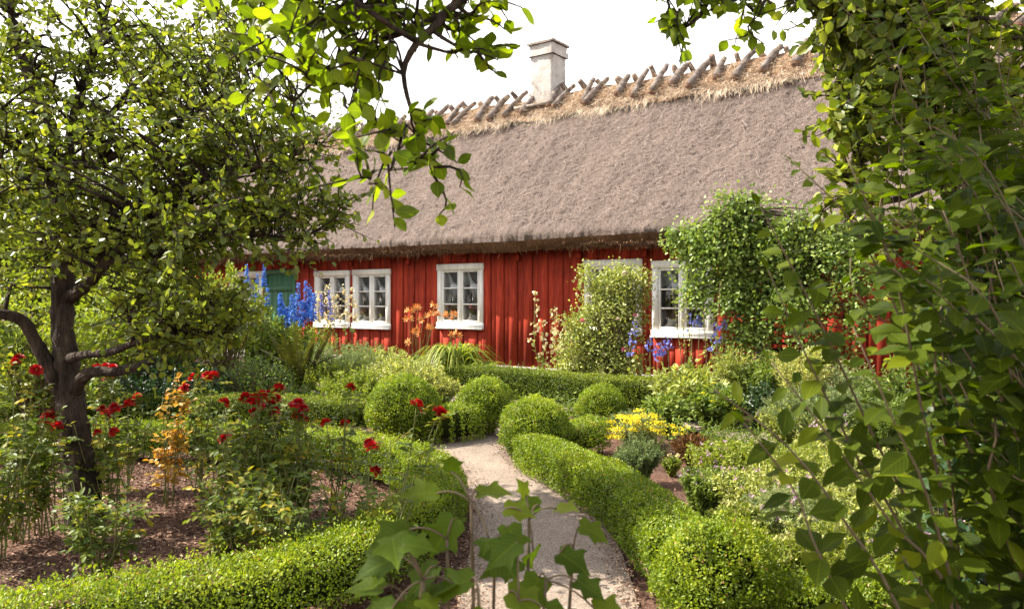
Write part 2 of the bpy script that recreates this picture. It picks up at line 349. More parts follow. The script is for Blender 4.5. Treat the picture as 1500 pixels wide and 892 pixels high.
def ribbon(name, left, right, z, mat, step=.12, m=14):
    A, _ = smoothline([list(p[:2]) for p in left], .05); Bm, _ = smoothline([list(p[:2]) for p in right], .05)
    k = 70; ia = np.linspace(0, len(A)-1, k).astype(int); ib = np.linspace(0, len(Bm)-1, k).astype(int)
    A = A[ia]; Bm = Bm[ib]; s = np.linspace(0, 1, m)[None, :, None]
    V = A[:, None]*(1-s)+Bm[:, None]*s
    Z = z+.012*vnoise(V[..., 0]*1.8, V[..., 1]*1.8, 9)-.012*np.abs(2*s[..., 0]-1)**4
    g = Geo(2); g.grid(np.concatenate([V, Z[..., None]], -1), k, m)
    o = g.build(name, mat, smooth=True); return tag(o, kind='structure')
gm = gravel_mat()
path_l = [G(560, 1500), G(640, 1050), G(672, 892), G(690, 790), G(690, 740), G(668, 690), G(625, 655), G(640, 636), G(700, 622), G(745, 600), G(760, 590)]
path_r = [G(1010, 1500), G(960, 1050), G(935, 892), G(905, 800), G(862, 745), G(800, 705), G(748, 672), G(742, 650), G(748, 636), G(800, 612), G(850, 600)]
ribbon('path', path_l, path_r, .02, gm)
cross_l = [G(560, 592), G(680, 590), G(760, 594), G(850, 606), G(960, 622), G(1150, 660)]
cross_r = [G(560, 579), G(680, 580), G(760, 583), G(850, 592), G(960, 604), G(1150, 632)]
ribbon('cross_path', cross_l, cross_r, .026, gm)

# leaf litter and chips on the soil and at the hedge feet
g = Geo(5); r = g.r; n = 75000
px = r.uniform(-9, 9, n); py = r.uniform(2.0, 14, n)
px[:50000] = r.uniform(-4.8, 0, 50000); py[:50000] = r.uniform(3.2, 8.5, 50000)
pz = .05*vnoise(px*1.1, py*1.1, 3)+.045*vnoise(px*4, py*4, 4)+.03*vnoise(px*11, py*11, 5)-.035+.006
pos = np.stack([px, py, pz], 1)
d = rdir(r, n); d[:, 2] *= .25
g.leaves('oval', pos, d, rdir(r, n, 2.2), r.uniform(.010, .042, n), r.uniform(.005, .020, n), r.random(n)**1.3)
MT['litter'] = leafmat('leaf_litter', (.05, .024, .016), (.17, .095, .065), (.44, .32, .22), .1, .8, .2, (1, .9, .8))
o = g.build('leaf_litter', 'litter'); tag(o, 'dry brown leaf litter and bark chips on the soil of the beds', 'leaf litter', kind='stuff')
# pebbles and fallen bits along the path edges
g = Geo(6); r = g.r
for side, sg in ((path_l, 1), (path_r, -1)):
    c, L = smoothline([list(p[:2]) for p in side], .02); k = 4500
    i = r.integers(30, len(c)-1, k); off = np.abs(r.normal(0, .085, k))*sg-.02*sg
    tx = np.roll(c, -1, 0)[i]-c[i]; nn = nrm(np.stack([-tx[:, 1], tx[:, 0]], 1)); q = c[i]-nn*off[:, None]*1.0
    pos = np.concatenate([q, np.full((k, 1), .026)], 1)
    d = rdir(r, k); d[:, 2] *= .2
    g.leaves('quad', pos, d, rdir(r, k, 2), r.uniform(.008, .024, k), r.uniform(.006, .014, k), r.random(k))
o = g.build('fallen_leaves', 'litter'); tag(o, 'small fallen leaves and grit along the edges of the gravel path', 'fallen leaves', kind='stuff')

# ------------------------------------------------------------------ cottage
HS = Vector((float(WO[0]), float(WO[1]), 0)); HRZ = math.atan2(TT[1], TT[0])
house = thing('thatched_cottage', 'long red board cottage with white framed windows and a thatched roof', 'cottage', HS, HRZ)
uL, uR = U(225), U(1500)+2.5
def redmat():
    m, t, o = newmat('falu_red_boards')
    tcn = N(t, 'ShaderNodeTexCoord'); mp = N(t, 'ShaderNodeMapping'); mp.inputs['Scale'].default_value = (1, 1, .07); t.links.new(tcn.outputs['Object'], mp.inputs[0])
    n1 = N(t, 'ShaderNodeTexNoise'); n1.inputs['Scale'].default_value = 40; n1.inputs['Detail'].default_value = 7; t.links.new(mp.outputs[0], n1.inputs[0])
    n2 = N(t, 'ShaderNodeTexNoise'); n2.inputs['Scale'].default_value = 2.3; n2.inputs['Detail'].default_value = 5; t.links.new(tcn.outputs['Object'], n2.inputs[0])
    r1 = ramp(t, [(.25, (.17, .018, .010)), (.5, (.31, .034, .016)), (.78, (.42, .06, .028))]); t.links.new(n1.outputs[0], r1.inputs[0])
    r2 = ramp(t, [(.3, (.75, .7, .7)), (.7, (1.12, 1.1, 1.05))]); t.links.new(n2.outputs[0], r2.inputs[0])
    mu = N(t, 'ShaderNodeMix', data_type='RGBA', blend_type='MULTIPLY'); mu.inputs[0].default_value = 1; t.links.new(r1.outputs[0], mu.inputs[6]); t.links.new(r2.outputs[0], mu.inputs[7])
    a = N(t, 'ShaderNodeAttribute', attribute_name='tint'); mrr = N(t, 'ShaderNodeMapRange'); t.links.new(a.outputs['Fac'], mrr.inputs[0]); mrr.inputs[3].default_value = .8; mrr.inputs[4].default_value = 1.18
    hv = N(t, 'ShaderNodeHueSaturation'); t.links.new(mrr.outputs[0], hv.inputs['Value']); t.links.new(mu.outputs[2], hv.inputs['Color'])
    p = N(t, 'ShaderNodeBsdfPrincipled'); p.inputs['Roughness'].default_value = .85; p.inputs['Specular IOR Level'].default_value = .2; t.links.new(hv.outputs[0], p.inputs['Base Color'])
    b = N(t, 'ShaderNodeBump'); b.inputs['Distance'].default_value = .006; b.inputs['Strength'].default_value = .5; t.links.new(n1.outputs[0], b.inputs['Height']); t.links.new(b.outputs[0], p.inputs['Normal'])
    t.links.new(p.outputs[0], o.inputs[0]); return m
MT['red'] = redmat()
MT['whitepaint'] = noisemat('white_paint', [(.3, (.64, .62, .58)), (.55, (.80, .78, .74)), (.8, (.84, .83, .80))], 14, 6, .55, .15, 60, (1, 1, .3), .003, .4)
MT['greenpaint'] = noisemat('green_paint', [(.3, (.03, .10, .05)), (.7, (.06, .17, .09))], 10, 6, .6, .2, 50, (1, 1, .1), .003, .4)
MT['dim'] = noisemat('dim_room', [(.3, (.05, .04, .03)), (.7, (.09, .075, .06))], 2, 3, .9, .1)
MT['curtain'] = leafmat('curtain_cloth', (.5, .48, .44), (.62, .60, .56), (.72, .70, .66), .4, .9, .1, (1, 1, 1))
MT['stone'] = noisemat('foundation_stone', [(.3, (.18, .165, .155)), (.6, (.33, .31, .29)), (.8, (.45, .43, .40))], 7, 7, .9, .8, 30)
MT['thatch'] = noisemat('weathered_thatch', [(.28, (.05, .035, .03)), (.42, (.13, .098, .086)), (.58, (.20, .157, .138)), (.8, (.29, .235, .205))], 48, 10, .95, 1.0, 60, (1, 1, 1), .05, streak=True)
MT['thatchcut'] = noisemat('cut_thatch', [(.25, (.05, .026, .014)), (.5, (.15, .078, .04)), (.8, (.28, .16, .09))], 34, 8, .95, 1.0, 90, (1.2, .5, .5), .04)
MT['straw'] = leafmat('straw', (.20, .12, .07), (.43, .325, .225), (.70, .60, .47), .15, .7, .25, (1, .85, .7))
MT['greystraw'] = leafmat('grey_straw', (.10, .075, .065), (.19, .15, .13), (.36, .295, .25), .1, .8, .2, (1, .9, .8))
MT['brownstraw'] = leafmat('brown_straw', (.06, .03, .015), (.18, .095, .048), (.36, .22, .12), .1, .8, .2, (1, .9, .8))
MT['log'] = noisemat('weathered_log', [(.3, (.05, .037, .03)), (.5, (.13, .105, .09)), (.75, (.26, .22, .20))], 9, 9, .9, .9, 26, (1, 1, 1), .02)
MT['logend'] = noisemat('log_end', [(.3, (.09, .05, .035)), (.7, (.22, .14, .10))], 20, 5, .9, .3)
MT['limewash'] = noisemat('limewashed_brick', [(.32, (.17, .14, .12)), (.42, (.36, .335, .31)), (.7, (.46, .445, .43))], 3.5, 9, .85, .5, 22, bdist=.02)
MT['slate'] = noisemat('cap_slab', [(.3, (.14, .12, .10)), (.7, (.32, .27, .23))], 8, 6, .9, .6, 30)
MT['clay'] = noisemat('terracotta', [(.3, (.30, .10, .05)), (.7, (.45, .17, .09))], 12, 4, .8, .2)
def glassmat():
    m, t, o = newmat('window_glass')
    tr = N(t, 'ShaderNodeBsdfTransparent'); tr.inputs[0].default_value = (.86, .88, .87, 1)
    gl = N(t, 'ShaderNodeBsdfGlossy'); gl.inputs['Roughness'].default_value = .02; gl.inputs[0].default_value = (1, 1, 1, 1)
    fr = N(t, 'ShaderNodeFresnel'); fr.inputs[0].default_value = 1.5
    nn = N(t, 'ShaderNodeTexNoise'); nn.inputs['Scale'].default_value = 2.5; tcn = N(t, 'ShaderNodeTexCoord'); t.links.new(tcn.outputs['Object'], nn.inputs[0])
    b = N(t, 'ShaderNodeBump'); b.inputs['Distance'].default_value = .01; b.inputs['Strength'].default_value = .08; t.links.new(nn.outputs[0], b.inputs['Height']); t.links.new(b.outputs[0], gl.inputs['Normal'])
    ms = N(t, 'ShaderNodeMixShader'); t.links.new(fr.outputs[0], ms.inputs[0]); t.links.new(tr.outputs[0], ms.inputs[1]); t.links.new(gl.outputs[0], ms.inputs[2]); t.links.new(ms.outputs[0], o.inputs[0])
    return m
MT['glass'] = glassmat()

# window extents (u0, u1, z0, z1) read off the wall plane
wins = []
for a, b, yt, yb in ((338, 386, 399, 478), (463, 513, 398, 479), (519, 573, 396, 481), (643, 709, 388, 481), (858, 941, 382, 489), (957, 1046, 383, 494)):
    m_ = (a+b)/2; wins.append((U(a), U(b), HW(m_, yb), HW(m_, yt)))
door = (U(390), U(434), .22, HW(410, 397))
holes = wins+[door]
ZB, ZT = .20, 2.62
g = Geo(11); r = g.r
edges = [uL]
while edges[-1] < uR: edges.append(edges[-1]+r.uniform(.155, .195))
edges[-1] = uR
for bi, (a0, b0) in enumerate(zip(edges[:-1], edges[1:])):
    lift = .0 if bi % 2 else -.019; tb_ = r.random(); foot = r.uniform(-.015, .006); lap = .012 if not bi % 2 else -.004
    brk = sorted(set([a0-lap, b0+lap]+[h[k] for h in holes for k in (0, 1) if a0-lap < h[k] < b0+lap]))
    for a, b in zip(brk[:-1], brk[1:]):
        if b-a < .003: continue
        sp = [(ZB, ZT)]; c = (a+b)/2
        for h in holes:
            if h[0] < c < h[1]: sp = [(ZB, h[2]), (h[3], ZT)]
        for z0, z1 in sp:
            if z1-z0 > .02: g.box(a, b, lift, .035 if bi % 2 else -.0015, z0+foot*(z0 == ZB), z1, tb_)
for h in holes: g.box(h[0]-.05, h[1]+.05, .036, .05, h[3]-.01, ZT, .3)
# gable and back boards
DEP = 6.0
for (ux) in (uL, uR):
    yy = .04
    while yy < DEP:
        y2 = min(yy+.2, DEP); mid_ = (yy+y2)/2; zt = 2.6+1.06*min(mid_, DEP-mid_)
        g.box(ux-.015, ux+.015, yy+.002, y2-.002, ZB, zt, r.random()); yy += .2
g.box(uL, uR, DEP, DEP+.04, ZB, ZT, .5)
g.build('wall', 'red', house)
g = Geo(12); g.box(uL-.05, uR+.05, -.05, 0.2, -.06, ZB+.005); g.box(uL-.05, uR+.05, DEP-.2, DEP+.1, -.06, ZB+.005)
g.box(uL-.05, uL+.1, .2, DEP-.2, -.06, ZB+.005); g.box(uR-.1, uR+.05, .2, DEP-.2, -.06, ZB+.005); g.build('foundation', 'stone', house)
g = Geo(13); g.box(uL+.02, uR-.02, 2.6, 2.64, ZB, 2.6); g.box(uL+.02, uR-.02, .04, 2.6, ZB+.02, ZB+.06); g.box(uL+.02, uR-.02, .04, DEP-.01, 2.6, 2.64)
g.build('interior', 'dim', house)
# small posts and brackets under the eave
for i, px_ in enumerate((446, 516, 600, 683, 760, 850, 946, 1060)):
    u = U(px_); g = Geo(14); g.box(u-.05, u+.05, -.30, -.032, 2.40, 2.52); g.box(u-.045, u+.045, -.075, -.032, 2.25, 2.40)
    g.build('bracket', 'red', house)

def window(u0, u1, z0, z1, curtain=(1, 1), ajar=0):
    cz = .105
    wm = Geo(); c = -.055                                                  # casing stands 5 cm proud of the boards
    wm.box(u0, u0+cz, c, .03, z0, z1); wm.box(u1-cz, u1, c, .03, z0, z1)
    wm.box(u0-.012, u1+.012, c-.012, .03, z1-cz-.002, z1+.02); wm.box(u0-.01, u1+.01, c-.02, .03, z0-.01, z0+cz+.01)
    w = wm.build('window', 'whitepaint', house)
    s = Geo(); s.box(u0-.02, u1+.02, c-.045, c-.021, z0-.012, z0+.014); s.build('sill', 'whitepaint', w)
    a, b, lo, hi = u0+cz+.002, u1-cz-.002, z0+cz+.012, z1-cz-.004; m = (a+b)/2
    f = Geo(); f.box(m-.028, m+.028, -.045, .028, lo, hi)
    for x0, x1 in ((a, m-.03), (m+.03, b)):
        f.box(x0, x0+.04, -.03, .02, lo, hi); f.box(x1-.04, x1, -.03, .02, lo, hi)
        f.box(x0+.04, x1-.04, -.029, .019, lo, lo+.05); f.box(x0+.04, x1-.04, -.029, .019, hi-.04, hi)
        for k in (1, 2):
            z = lo+.05+(hi-lo-.09)*k/3; f.box(x0+.04, x1-.04, -.026, .012, z-.013, z+.013)
    f.build('casement', 'whitepaint', w)
    p = Geo(); p.box(a+.03, m-.06, -.004, .0, lo+.04, hi-.03); p.box(m+.06, b-.03, -.004, .0, lo+.04, hi-.03); p.build('pane', 'glass', w)
    # curtains: pleated cloth just inside
    for side, amt in ((0, curtain[0]), (1, curtain[1])):
        x0, x1 = (a-.03, m) if side == 0 else (m, b+.03)
        if amt == 0: continue
        k = 60; uu = np.linspace(x0, x1, k); yy = .10+.022*np.sin(uu*62+side)+.010*np.sin(uu*151)
        zz = np.array([hi+.08, (hi+lo)/2, lo-.02]) if amt == 1 else np.array([hi+.08, hi-.12, hi-.30])
        V = np.array([[[u_, y_+.004*j, z_+(.02*math.sin(u_*30) if j == 2 and amt != 1 else 0)] for j, z_ in enumerate(zz)] for u_, y_ in zip(uu, yy)])
        cg = Geo(); cg.grid(V, k, 3, .6); cg.build('curtain', 'curtain', w, smooth=True)
    return w
cur = [(1, 1), (1, 2), (1, 2), (1, 2), (2, 2), (2, 2)]
for w_, c_ in zip(wins, cur): window(*w_, curtain=c_)
dg = Geo(15); u0, u1, z0, z1 = door
k = 5
for i in range(k): dg.box(u0+.07+(u1-u0-.14)*i/k+.002, u0+.07+(u1-u0-.14)*(i+1)/k-.002, -.012, .03, z0, z1-.08, .5)
for zz in (z0+.3, z1-.5): dg.box(u0+.08, u1-.08, -.035, -.014, zz, zz+.12)
dd = dg.build('door', 'greenpaint', house)
dg = Geo(16); dg.box(u0, u0+.07, -.05, .03, z0, z1); dg.box(u1-.07, u1, -.05, .03, z0, z1); dg.box(u0, u1, -.052, .03, z1-.078, z1+.03); dg.build('door_frame', 'greenpaint', dd)
dg = Geo(17); dg.tubes([[u1-.14, -.03, 1.05], [u1-.14, -.07, 1.06], [u1-.2, -.08, 1.06], [u1-.24, -.08, 1.06]], [.012]*4, 8); dg.build('handle', 'slate', dd)

# thatched roof: closed profile in (y, z), swept along the house
YR, ZRr = 3.0, 6.0
def prof(n):  # front face outline
    pts = [(-.44, 2.43), (-.55, 2.51), (-.615, 2.60), (-.63, 2.68), (-.60, 2.75), (-.50, 2.86)]
    for i in range(1, n+1):
        t = i/n; pts.append((-.50+(YR-.12+.50)*t, 2.86+(ZRr-2.86)*t-.10*math.sin(math.pi*t)))
    return pts
u0r, u1r = uL-.45, uR+.5
front = prof(150); nu = 900
back = [(2*YR-y, z) for y, z in front[::-1]]
outer = front+[(YR, ZRr+.05)]+back
inner = [(2*YR+.10, 2.62), (YR, 5.55), (-.10, 2.62)]
fr = np.array(front); us = np.linspace(u0r, u1r, nu)
g = Geo(20); r = g.r
OP = np.array(outer); nv = len(OP)
tang = np.gradient(OP, axis=0); nor = nrm(np.stack([tang[:, 1]*-1, tang[:, 0]], 1))
UU = np.repeat(us[:, None], nv, 1); S = np.concatenate([[0], np.cumsum(np.linalg.norm(np.diff(OP, axis=0), axis=1))])[None].repeat(nu, 0)
disp = .14*vnoise(UU*.45, S*.5, 21)+.05*vnoise(UU*1.7, S*1.6, 22)+.035*vnoise(UU*5, S*9, 23)+.040*vnoise(UU*14, S*22, 24)+.030*vnoise(UU*27, S*31, 25)
disp += -.10*np.exp(-((UU-U(742, -2.6)+.20*(S-4.7))/.10)**2)*np.clip((S-3.9)/1.2, 0, 1)*0
V = np.stack([UU, OP[None, :, 0]+nor[None, :, 0]*disp, OP[None, :, 1]+nor[None, :, 1]*disp], -1)
ncut = 2
g.grid(V[:, ncut:], nu, nv-ncut)
roofV = V
# underside and ends
I = np.array(inner)
for a, b in (((2*YR+.44, 2.41), inner[0]), (inner[0], inner[1]), (inner[1], inner[2]), (inner[2], (-.42, 2.43))):
    q = np.array([[[u, a[0], a[1]], [u, b[0], b[1]]] for u in (u0r+.06, u1r-.06)]); g.grid(q, 2, 2)
for e, rev in ((0, False), (nu-1, True)):
    ring = V[e]; capi = np.array([[us[e], y, z] for y, z in inner])
    cen = []
    for q in range(nv-1):
        tcap = q/(nv-1)
        pass
    # strip between outer profile and the inner triangle
    ip = np.concatenate([np.linspace(inner[2], inner[1], nv//2), np.linspace(inner[1], inner[0], nv-nv//2)])
    strip = np.stack([ring, np.concatenate([np.full((nv, 1), us[e]), ip], 1)], 1)
    g.grid(strip, nv, 2)
roof = g.build('roof', 'thatch', house, smooth=True)
g = Geo(21); g.grid(V[:, :ncut+1], nu, ncut+1)
# hanging cut straw along the eave
n = 22000; uu = r.uniform(u0r+.05, u1r-.05, n); t = r.random(n)
yy = -.43-.13*t; zz = 2.41+.13*t
ud = np.interp(uu, us, disp[:, 1])
pos = np.stack([uu, yy-ud*.7, zz-.0+.7*ud], 1); d = np.stack([r.normal(0, .25, n), np.full(n, -.55)+r.normal(0, .2, n), -.75+r.normal(0, .25, n)], 1)
g.leaves('strand', pos, d, rdir(r, n), r.uniform(.015, .06, n), r.uniform(.004, .010, n), r.random(n)**1.3, 1)
k = 160; uu = r.uniform(u0r, u1r, k); pos = np.stack([uu, r.uniform(-.6, -.45, k), r.uniform(2.42, 2.5, k)], 1); d = np.stack([r.normal(0, .4, k), r.normal(0, .3, k), -np.ones(k)], 1)
g.leaves('strand', pos, d, rdir(r, k), r.uniform(.06, .22, k), .006, r.uniform(.6, 1, k), 1)
g.build('eave_edge', ['thatchcut', 'brownstraw'], roof)
# weathered reed ends over the front slope
g = Geo(22); r = g.r; n = 150000
iu = r.uniform(0, nu-1.01, n); iv = r.uniform(3, 150, n); a = iu.astype(int); b = iv.astype(int)
q = roofV[a, b]+(roofV[a+1, b]-roofV[a, b])*(iu-a)[:, None]+(roofV[a, b+1]-roofV[a, b])*(iv-b)[:, None]
dn = np.array([0, -.69, -.72]); d = dn+r.normal(0, .38, (n, 3)); nn = np.array([0, -.72, .69])+r.normal(0, .25, (n, 3))
q += np.array([0, -.72, .69])*.012+nn*0
g.leaves('strand', q, d+np.array([0, -.72, .69])*.22, nn, r.uniform(.012, .034, n), r.uniform(.005, .010, n), np.clip(r.normal(.42, .3, n), 0, 1))
k = 900; iu = r.uniform(0, nu-1.01, k); iv = r.uniform(5, 150, k); q = roofV[iu.astype(int), iv.astype(int)]+np.array([0, -.72, .69])*.02
g.leaves('strand', q, r.normal(0, .6, (k, 3))*np.array([1, .7, .7])+dn*.6, np.array([[0, -.72, .69]]).repeat(k, 0), r.uniform(.12, .38, k), .007, r.uniform(.75, 1, k), 0)
g.build('reed_ends', 'greystraw', roof)
# straw mane along the ridge
g = Geo(23); r = g.r; n = 34000
uu = r.uniform(u0r, u1r, n); side = np.where(r.random(n) < .82, 1, -1); s = r.random(n)**.8*.95; wav = .16*np.interp(uu, np.arange(u0r, u1r+.3, .235), r.random(len(np.arange(u0r, u1r+.3, .235))))
s = s*(.70+wav*3.2)
y = YR-side*(.05+s*.62); z = ZRr+.27-s*.70+wav*.25
jit = r.normal(0, .025, n)
pos = np.stack([uu, y-side*jit*.7, z+np.abs(jit)], 1)
d = np.stack([r.normal(0, .55, n), -side*(.62+r.normal(0, .28, n)), -.60+r.normal(0, .33, n)], 1); d[s < .12, 2] = .1; d[:, 1] += -side*.0; d += nrm(np.stack([np.zeros(n), -side*.7, np.full(n, .7)], 1))*.28
g.leaves('strand', pos, d, np.stack([r.normal(0, .4, n), -side*.7+r.normal(0, .3, n), np.full(n, .7)], 1), r.uniform(.09, .27, n), r.uniform(.004, .009, n), np.clip(r.normal(.6, .27, n), 0, 1), 1)
n2 = 9000; uu = r.uniform(u0r, u1r, n2); sd2 = np.where(r.random(n2) < .85, 1, -1); sl = r.uniform(.55, .98, n2)*(.85+.3*vnoise(uu*2.2, uu*0, 71))
pos = np.stack([uu, YR-sd2*(.10+sl*.66), ZRr+.17-sl*.66], 1); d = np.stack([r.normal(0, .45, n2), -sd2*(.55+r.normal(0, .15, n2)), -.75+r.normal(0, .15, n2)], 1)
g.leaves('strand', pos, d, np.stack([r.normal(0, .4, n2), -sd2*.7, np.full(n2, .7)], 1), r.uniform(.12, .34, n2), r.uniform(.004, .008, n2), np.clip(r.normal(.72, .22, n2), 0, 1), 1)
# body under the strands
k = 400; ua = np.linspace(u0r, u1r, k); prf = np.array([(-.62, -.46), (-.45, -.19), (-.22, .07), (0, .20), (.22, .07), (.45, -.19), (.62, -.46)])
Uk = np.repeat(ua[:, None], 7, 1); dz = .10*vnoise(Uk*2.1, np.tile(np.arange(7)*1.3, (k, 1)), 31)
g.grid(np.stack([Uk, YR+prf[None, :, 0].repeat(k, 0), ZRr+.05+prf[None, :, 1].repeat(k, 0)+dz], -1), k, 7, .5, 0)
MT['ridgebody'] = noisemat('ridge_straw_body', [(.3, (.14, .075, .04)), (.6, (.32, .20, .12)), (.85, (.48, .35, .24))], 30, 6, .95, 1, 60, (1.5, .4, .4), .05)
g.build('ridge_straw', ['ridgebody', 'straw'], roof, smooth=False)
# crossed ridge logs, each its own piece
lr = np.random.default_rng(77)
u = u0r+.25
while u < u1r-.2:
    for side in (1, -1):
        g = Geo(int(abs(u)*100)+side+5)
        du = lr.normal(0, .04)-(.08 if side == 1 else -.08); lean = lr.normal(0, .16)-(.10*side)
        lo = lr.uniform(.60, .86); up = lr.uniform(.04, .20); th = lr.uniform(.066, .100)
        dvec = np.array([lean, -side*.72, -.74]); dvec = dvec/np.linalg.norm(dvec)
        p0 = np.array([u+du, YR-side*.05, ZRr+.36]); a_ = p0-dvec*up; b_ = p0+dvec*lo
        ts = np.linspace(0, 1, 7)[:, None]; pts = a_*(1-ts)+b_*ts; pts += lr.normal(0, .005, pts.shape)
        pts[:, 2] += .03*np.sin(ts[:, 0]*3.1)
        rad = th*(np.linspace(.66, 1.05, 7)+lr.normal(0, .06, 7))
        g.tubes(pts, rad, 9); g.mi[0][-2:] = 1
        g.mi[0][:] = 0; g.mi[0][-2:] = 1
        g.build('ridge_log', ['log', 'logend'], roof, smooth=False)
    u += lr.uniform(.40, .54)

# chimney
cu = float(np.dot(wall_pt(803, -YR)-WO, TT)); ct = zh(67, wall_pt(803, -YR)[1])
g = Geo(24)
def rough_block(g, x0, x1, y0, y1, z0, z1, k=9, amp=.012, seed=0, mi=0):
    r = np.random.default_rng(seed)
    per = [(x0, y0), (x1, y0), (x1, y1), (x0, y1)]; ring = []
    for i in range(4):
        a, b = per[i], per[(i+1) % 4]
        for t in np.linspace(0, 1, k, endpoint=False): ring.append((a[0]+(b[0]-a[0])*t, a[1]+(b[1]-a[1])*t))
    ring = np.array(ring); m = len(ring); zz = np.linspace(z0, z1, max(3, int((z1-z0)/.07)))
    V = np.stack([np.concatenate([ring+r.normal(0, amp*.4, ring.shape), np.full((m, 1), z)], 1) for z in zz])
    g.grid(V[::-1], len(zz), m, .5, mi, closed=True)
    g.raw(V[-1], np.arange(m), [m], .5, mi)
rough_block(g, cu-.31, cu+.29, YR-.27, YR+.30, 5.6, ct-.30, seed=1)
ch = g.build('chimney', 'limewash', house)
g = Geo(25); rough_block(g, cu-.36, cu+.34, YR-.32, YR+.35, ct-.299, ct-.17, seed=2); rough_block(g, cu-.33, cu+.31, YR-.29, YR+.32, ct-.168, ct-.035, seed=3); g.build('chimney_collar', 'limewash', ch)
g = Geo(26); rough_block(g, cu-.38, cu+.36, YR-.34, YR+.37, ct-.033, ct+.015, seed=4); g.build('chimney_cap', 'slate', ch)
g = Geo(27); V = np.array([[[cu-.62, YR-.42, 5.98], [cu+.40, YR-.50, 5.96]], [[cu-.58, YR+.02, 6.22], [cu+.42, YR-.02, 6.24]]]); g.grid(V, 2, 2); V2 = V.copy(); V2[..., 2] -= .04; g.grid(V2[::-1], 2, 2)
g.box(cu-.62, cu+.40, YR-.53, YR-.47, 5.93, 5.99); g.build('flashing', 'slate', ch)

# potted geraniums standing inside on the window boards
def geranium(u, z, label, cmat, seed):
    base = HS.copy(); c, s = math.cos(HRZ), math.sin(HRZ); y = .065
    loc = (HS.x+c*u-s*y, HS.y+s*u+c*y, z)
    t = thing('potted_geranium', label, 'pot plant', loc, 0, 'potted geraniums behind the cottage windows')
    g = Geo(seed); k = 18; a = np.linspace(0, 2*math.pi, k, endpoint=False)
    pr = [(.0, 0), (.040, 0), (.052, .085), (.060, .087), (.060, .105), (.05, .105), (.05, .095), (0, .09)]
    V = np.array([[[rr*math.cos(x), rr*math.sin(x), zz] for x in a] for rr, zz in pr]); g.grid(V[::-1], len(pr), k, .5, 0, closed=True); g.build('pot', 'clay', t, smooth=True)
    g = Geo(seed+1); r = g.r; n = 90; dd = rdir(r, n, .6); pos = np.array([0, 0, .17])+dd*np.array([.10, .06, .11])*r.uniform(.4, 1, (n, 1))
    g.leaves('oval', pos, rdir(r, n, .4), rdir(r, n, 1), .045, .045, r.random(n)); g.build('foliage', 'mid', t)
    for i in range(3):
        g = Geo(seed+5+i); r = g.r; c0 = np.array([r.uniform(-.08, .08), r.uniform(-.03, .03), r.uniform(.22, .34)]); n = 40; dd = rdir(r, n)
        g.leaves('quad', c0+dd*.022, dd, rdir(r, n), .03, .026, r.random(n), 0)
        g.tubes([[0, 0, .1], c0*.6+np.array([0, 0, .06]), c0], [.003]*3, 4, .5, 1); g.build('flower', [cmat, 'stem'], t)
W2, W3, W5 = wins[2], wins[3], wins[5]
geranium(W2[0]+.33, W2[2]+.14, 'orange geranium in a clay pot in the window just left of the tall orange daylilies', 'orange', 300)
geranium(W2[1]-.28, W2[2]+.14, 'pale pink geranium in the right half of the window between daylilies and cream hollyhocks', 'pink', 310)
geranium(W3[0]+.30, W3[2]+.14, 'orange geranium below the long curtain of the middle cottage window', 'orange', 320)
geranium(W3[1]-.28, W3[2]+.14, 'pale pink geranium in a clay pot in the dark right half of the middle window', 'pink', 330)
geranium(W5[1]-.40, W5[2]+.14, 'white geranium behind the glass of the window beside the climbing pear', 'white', 340)

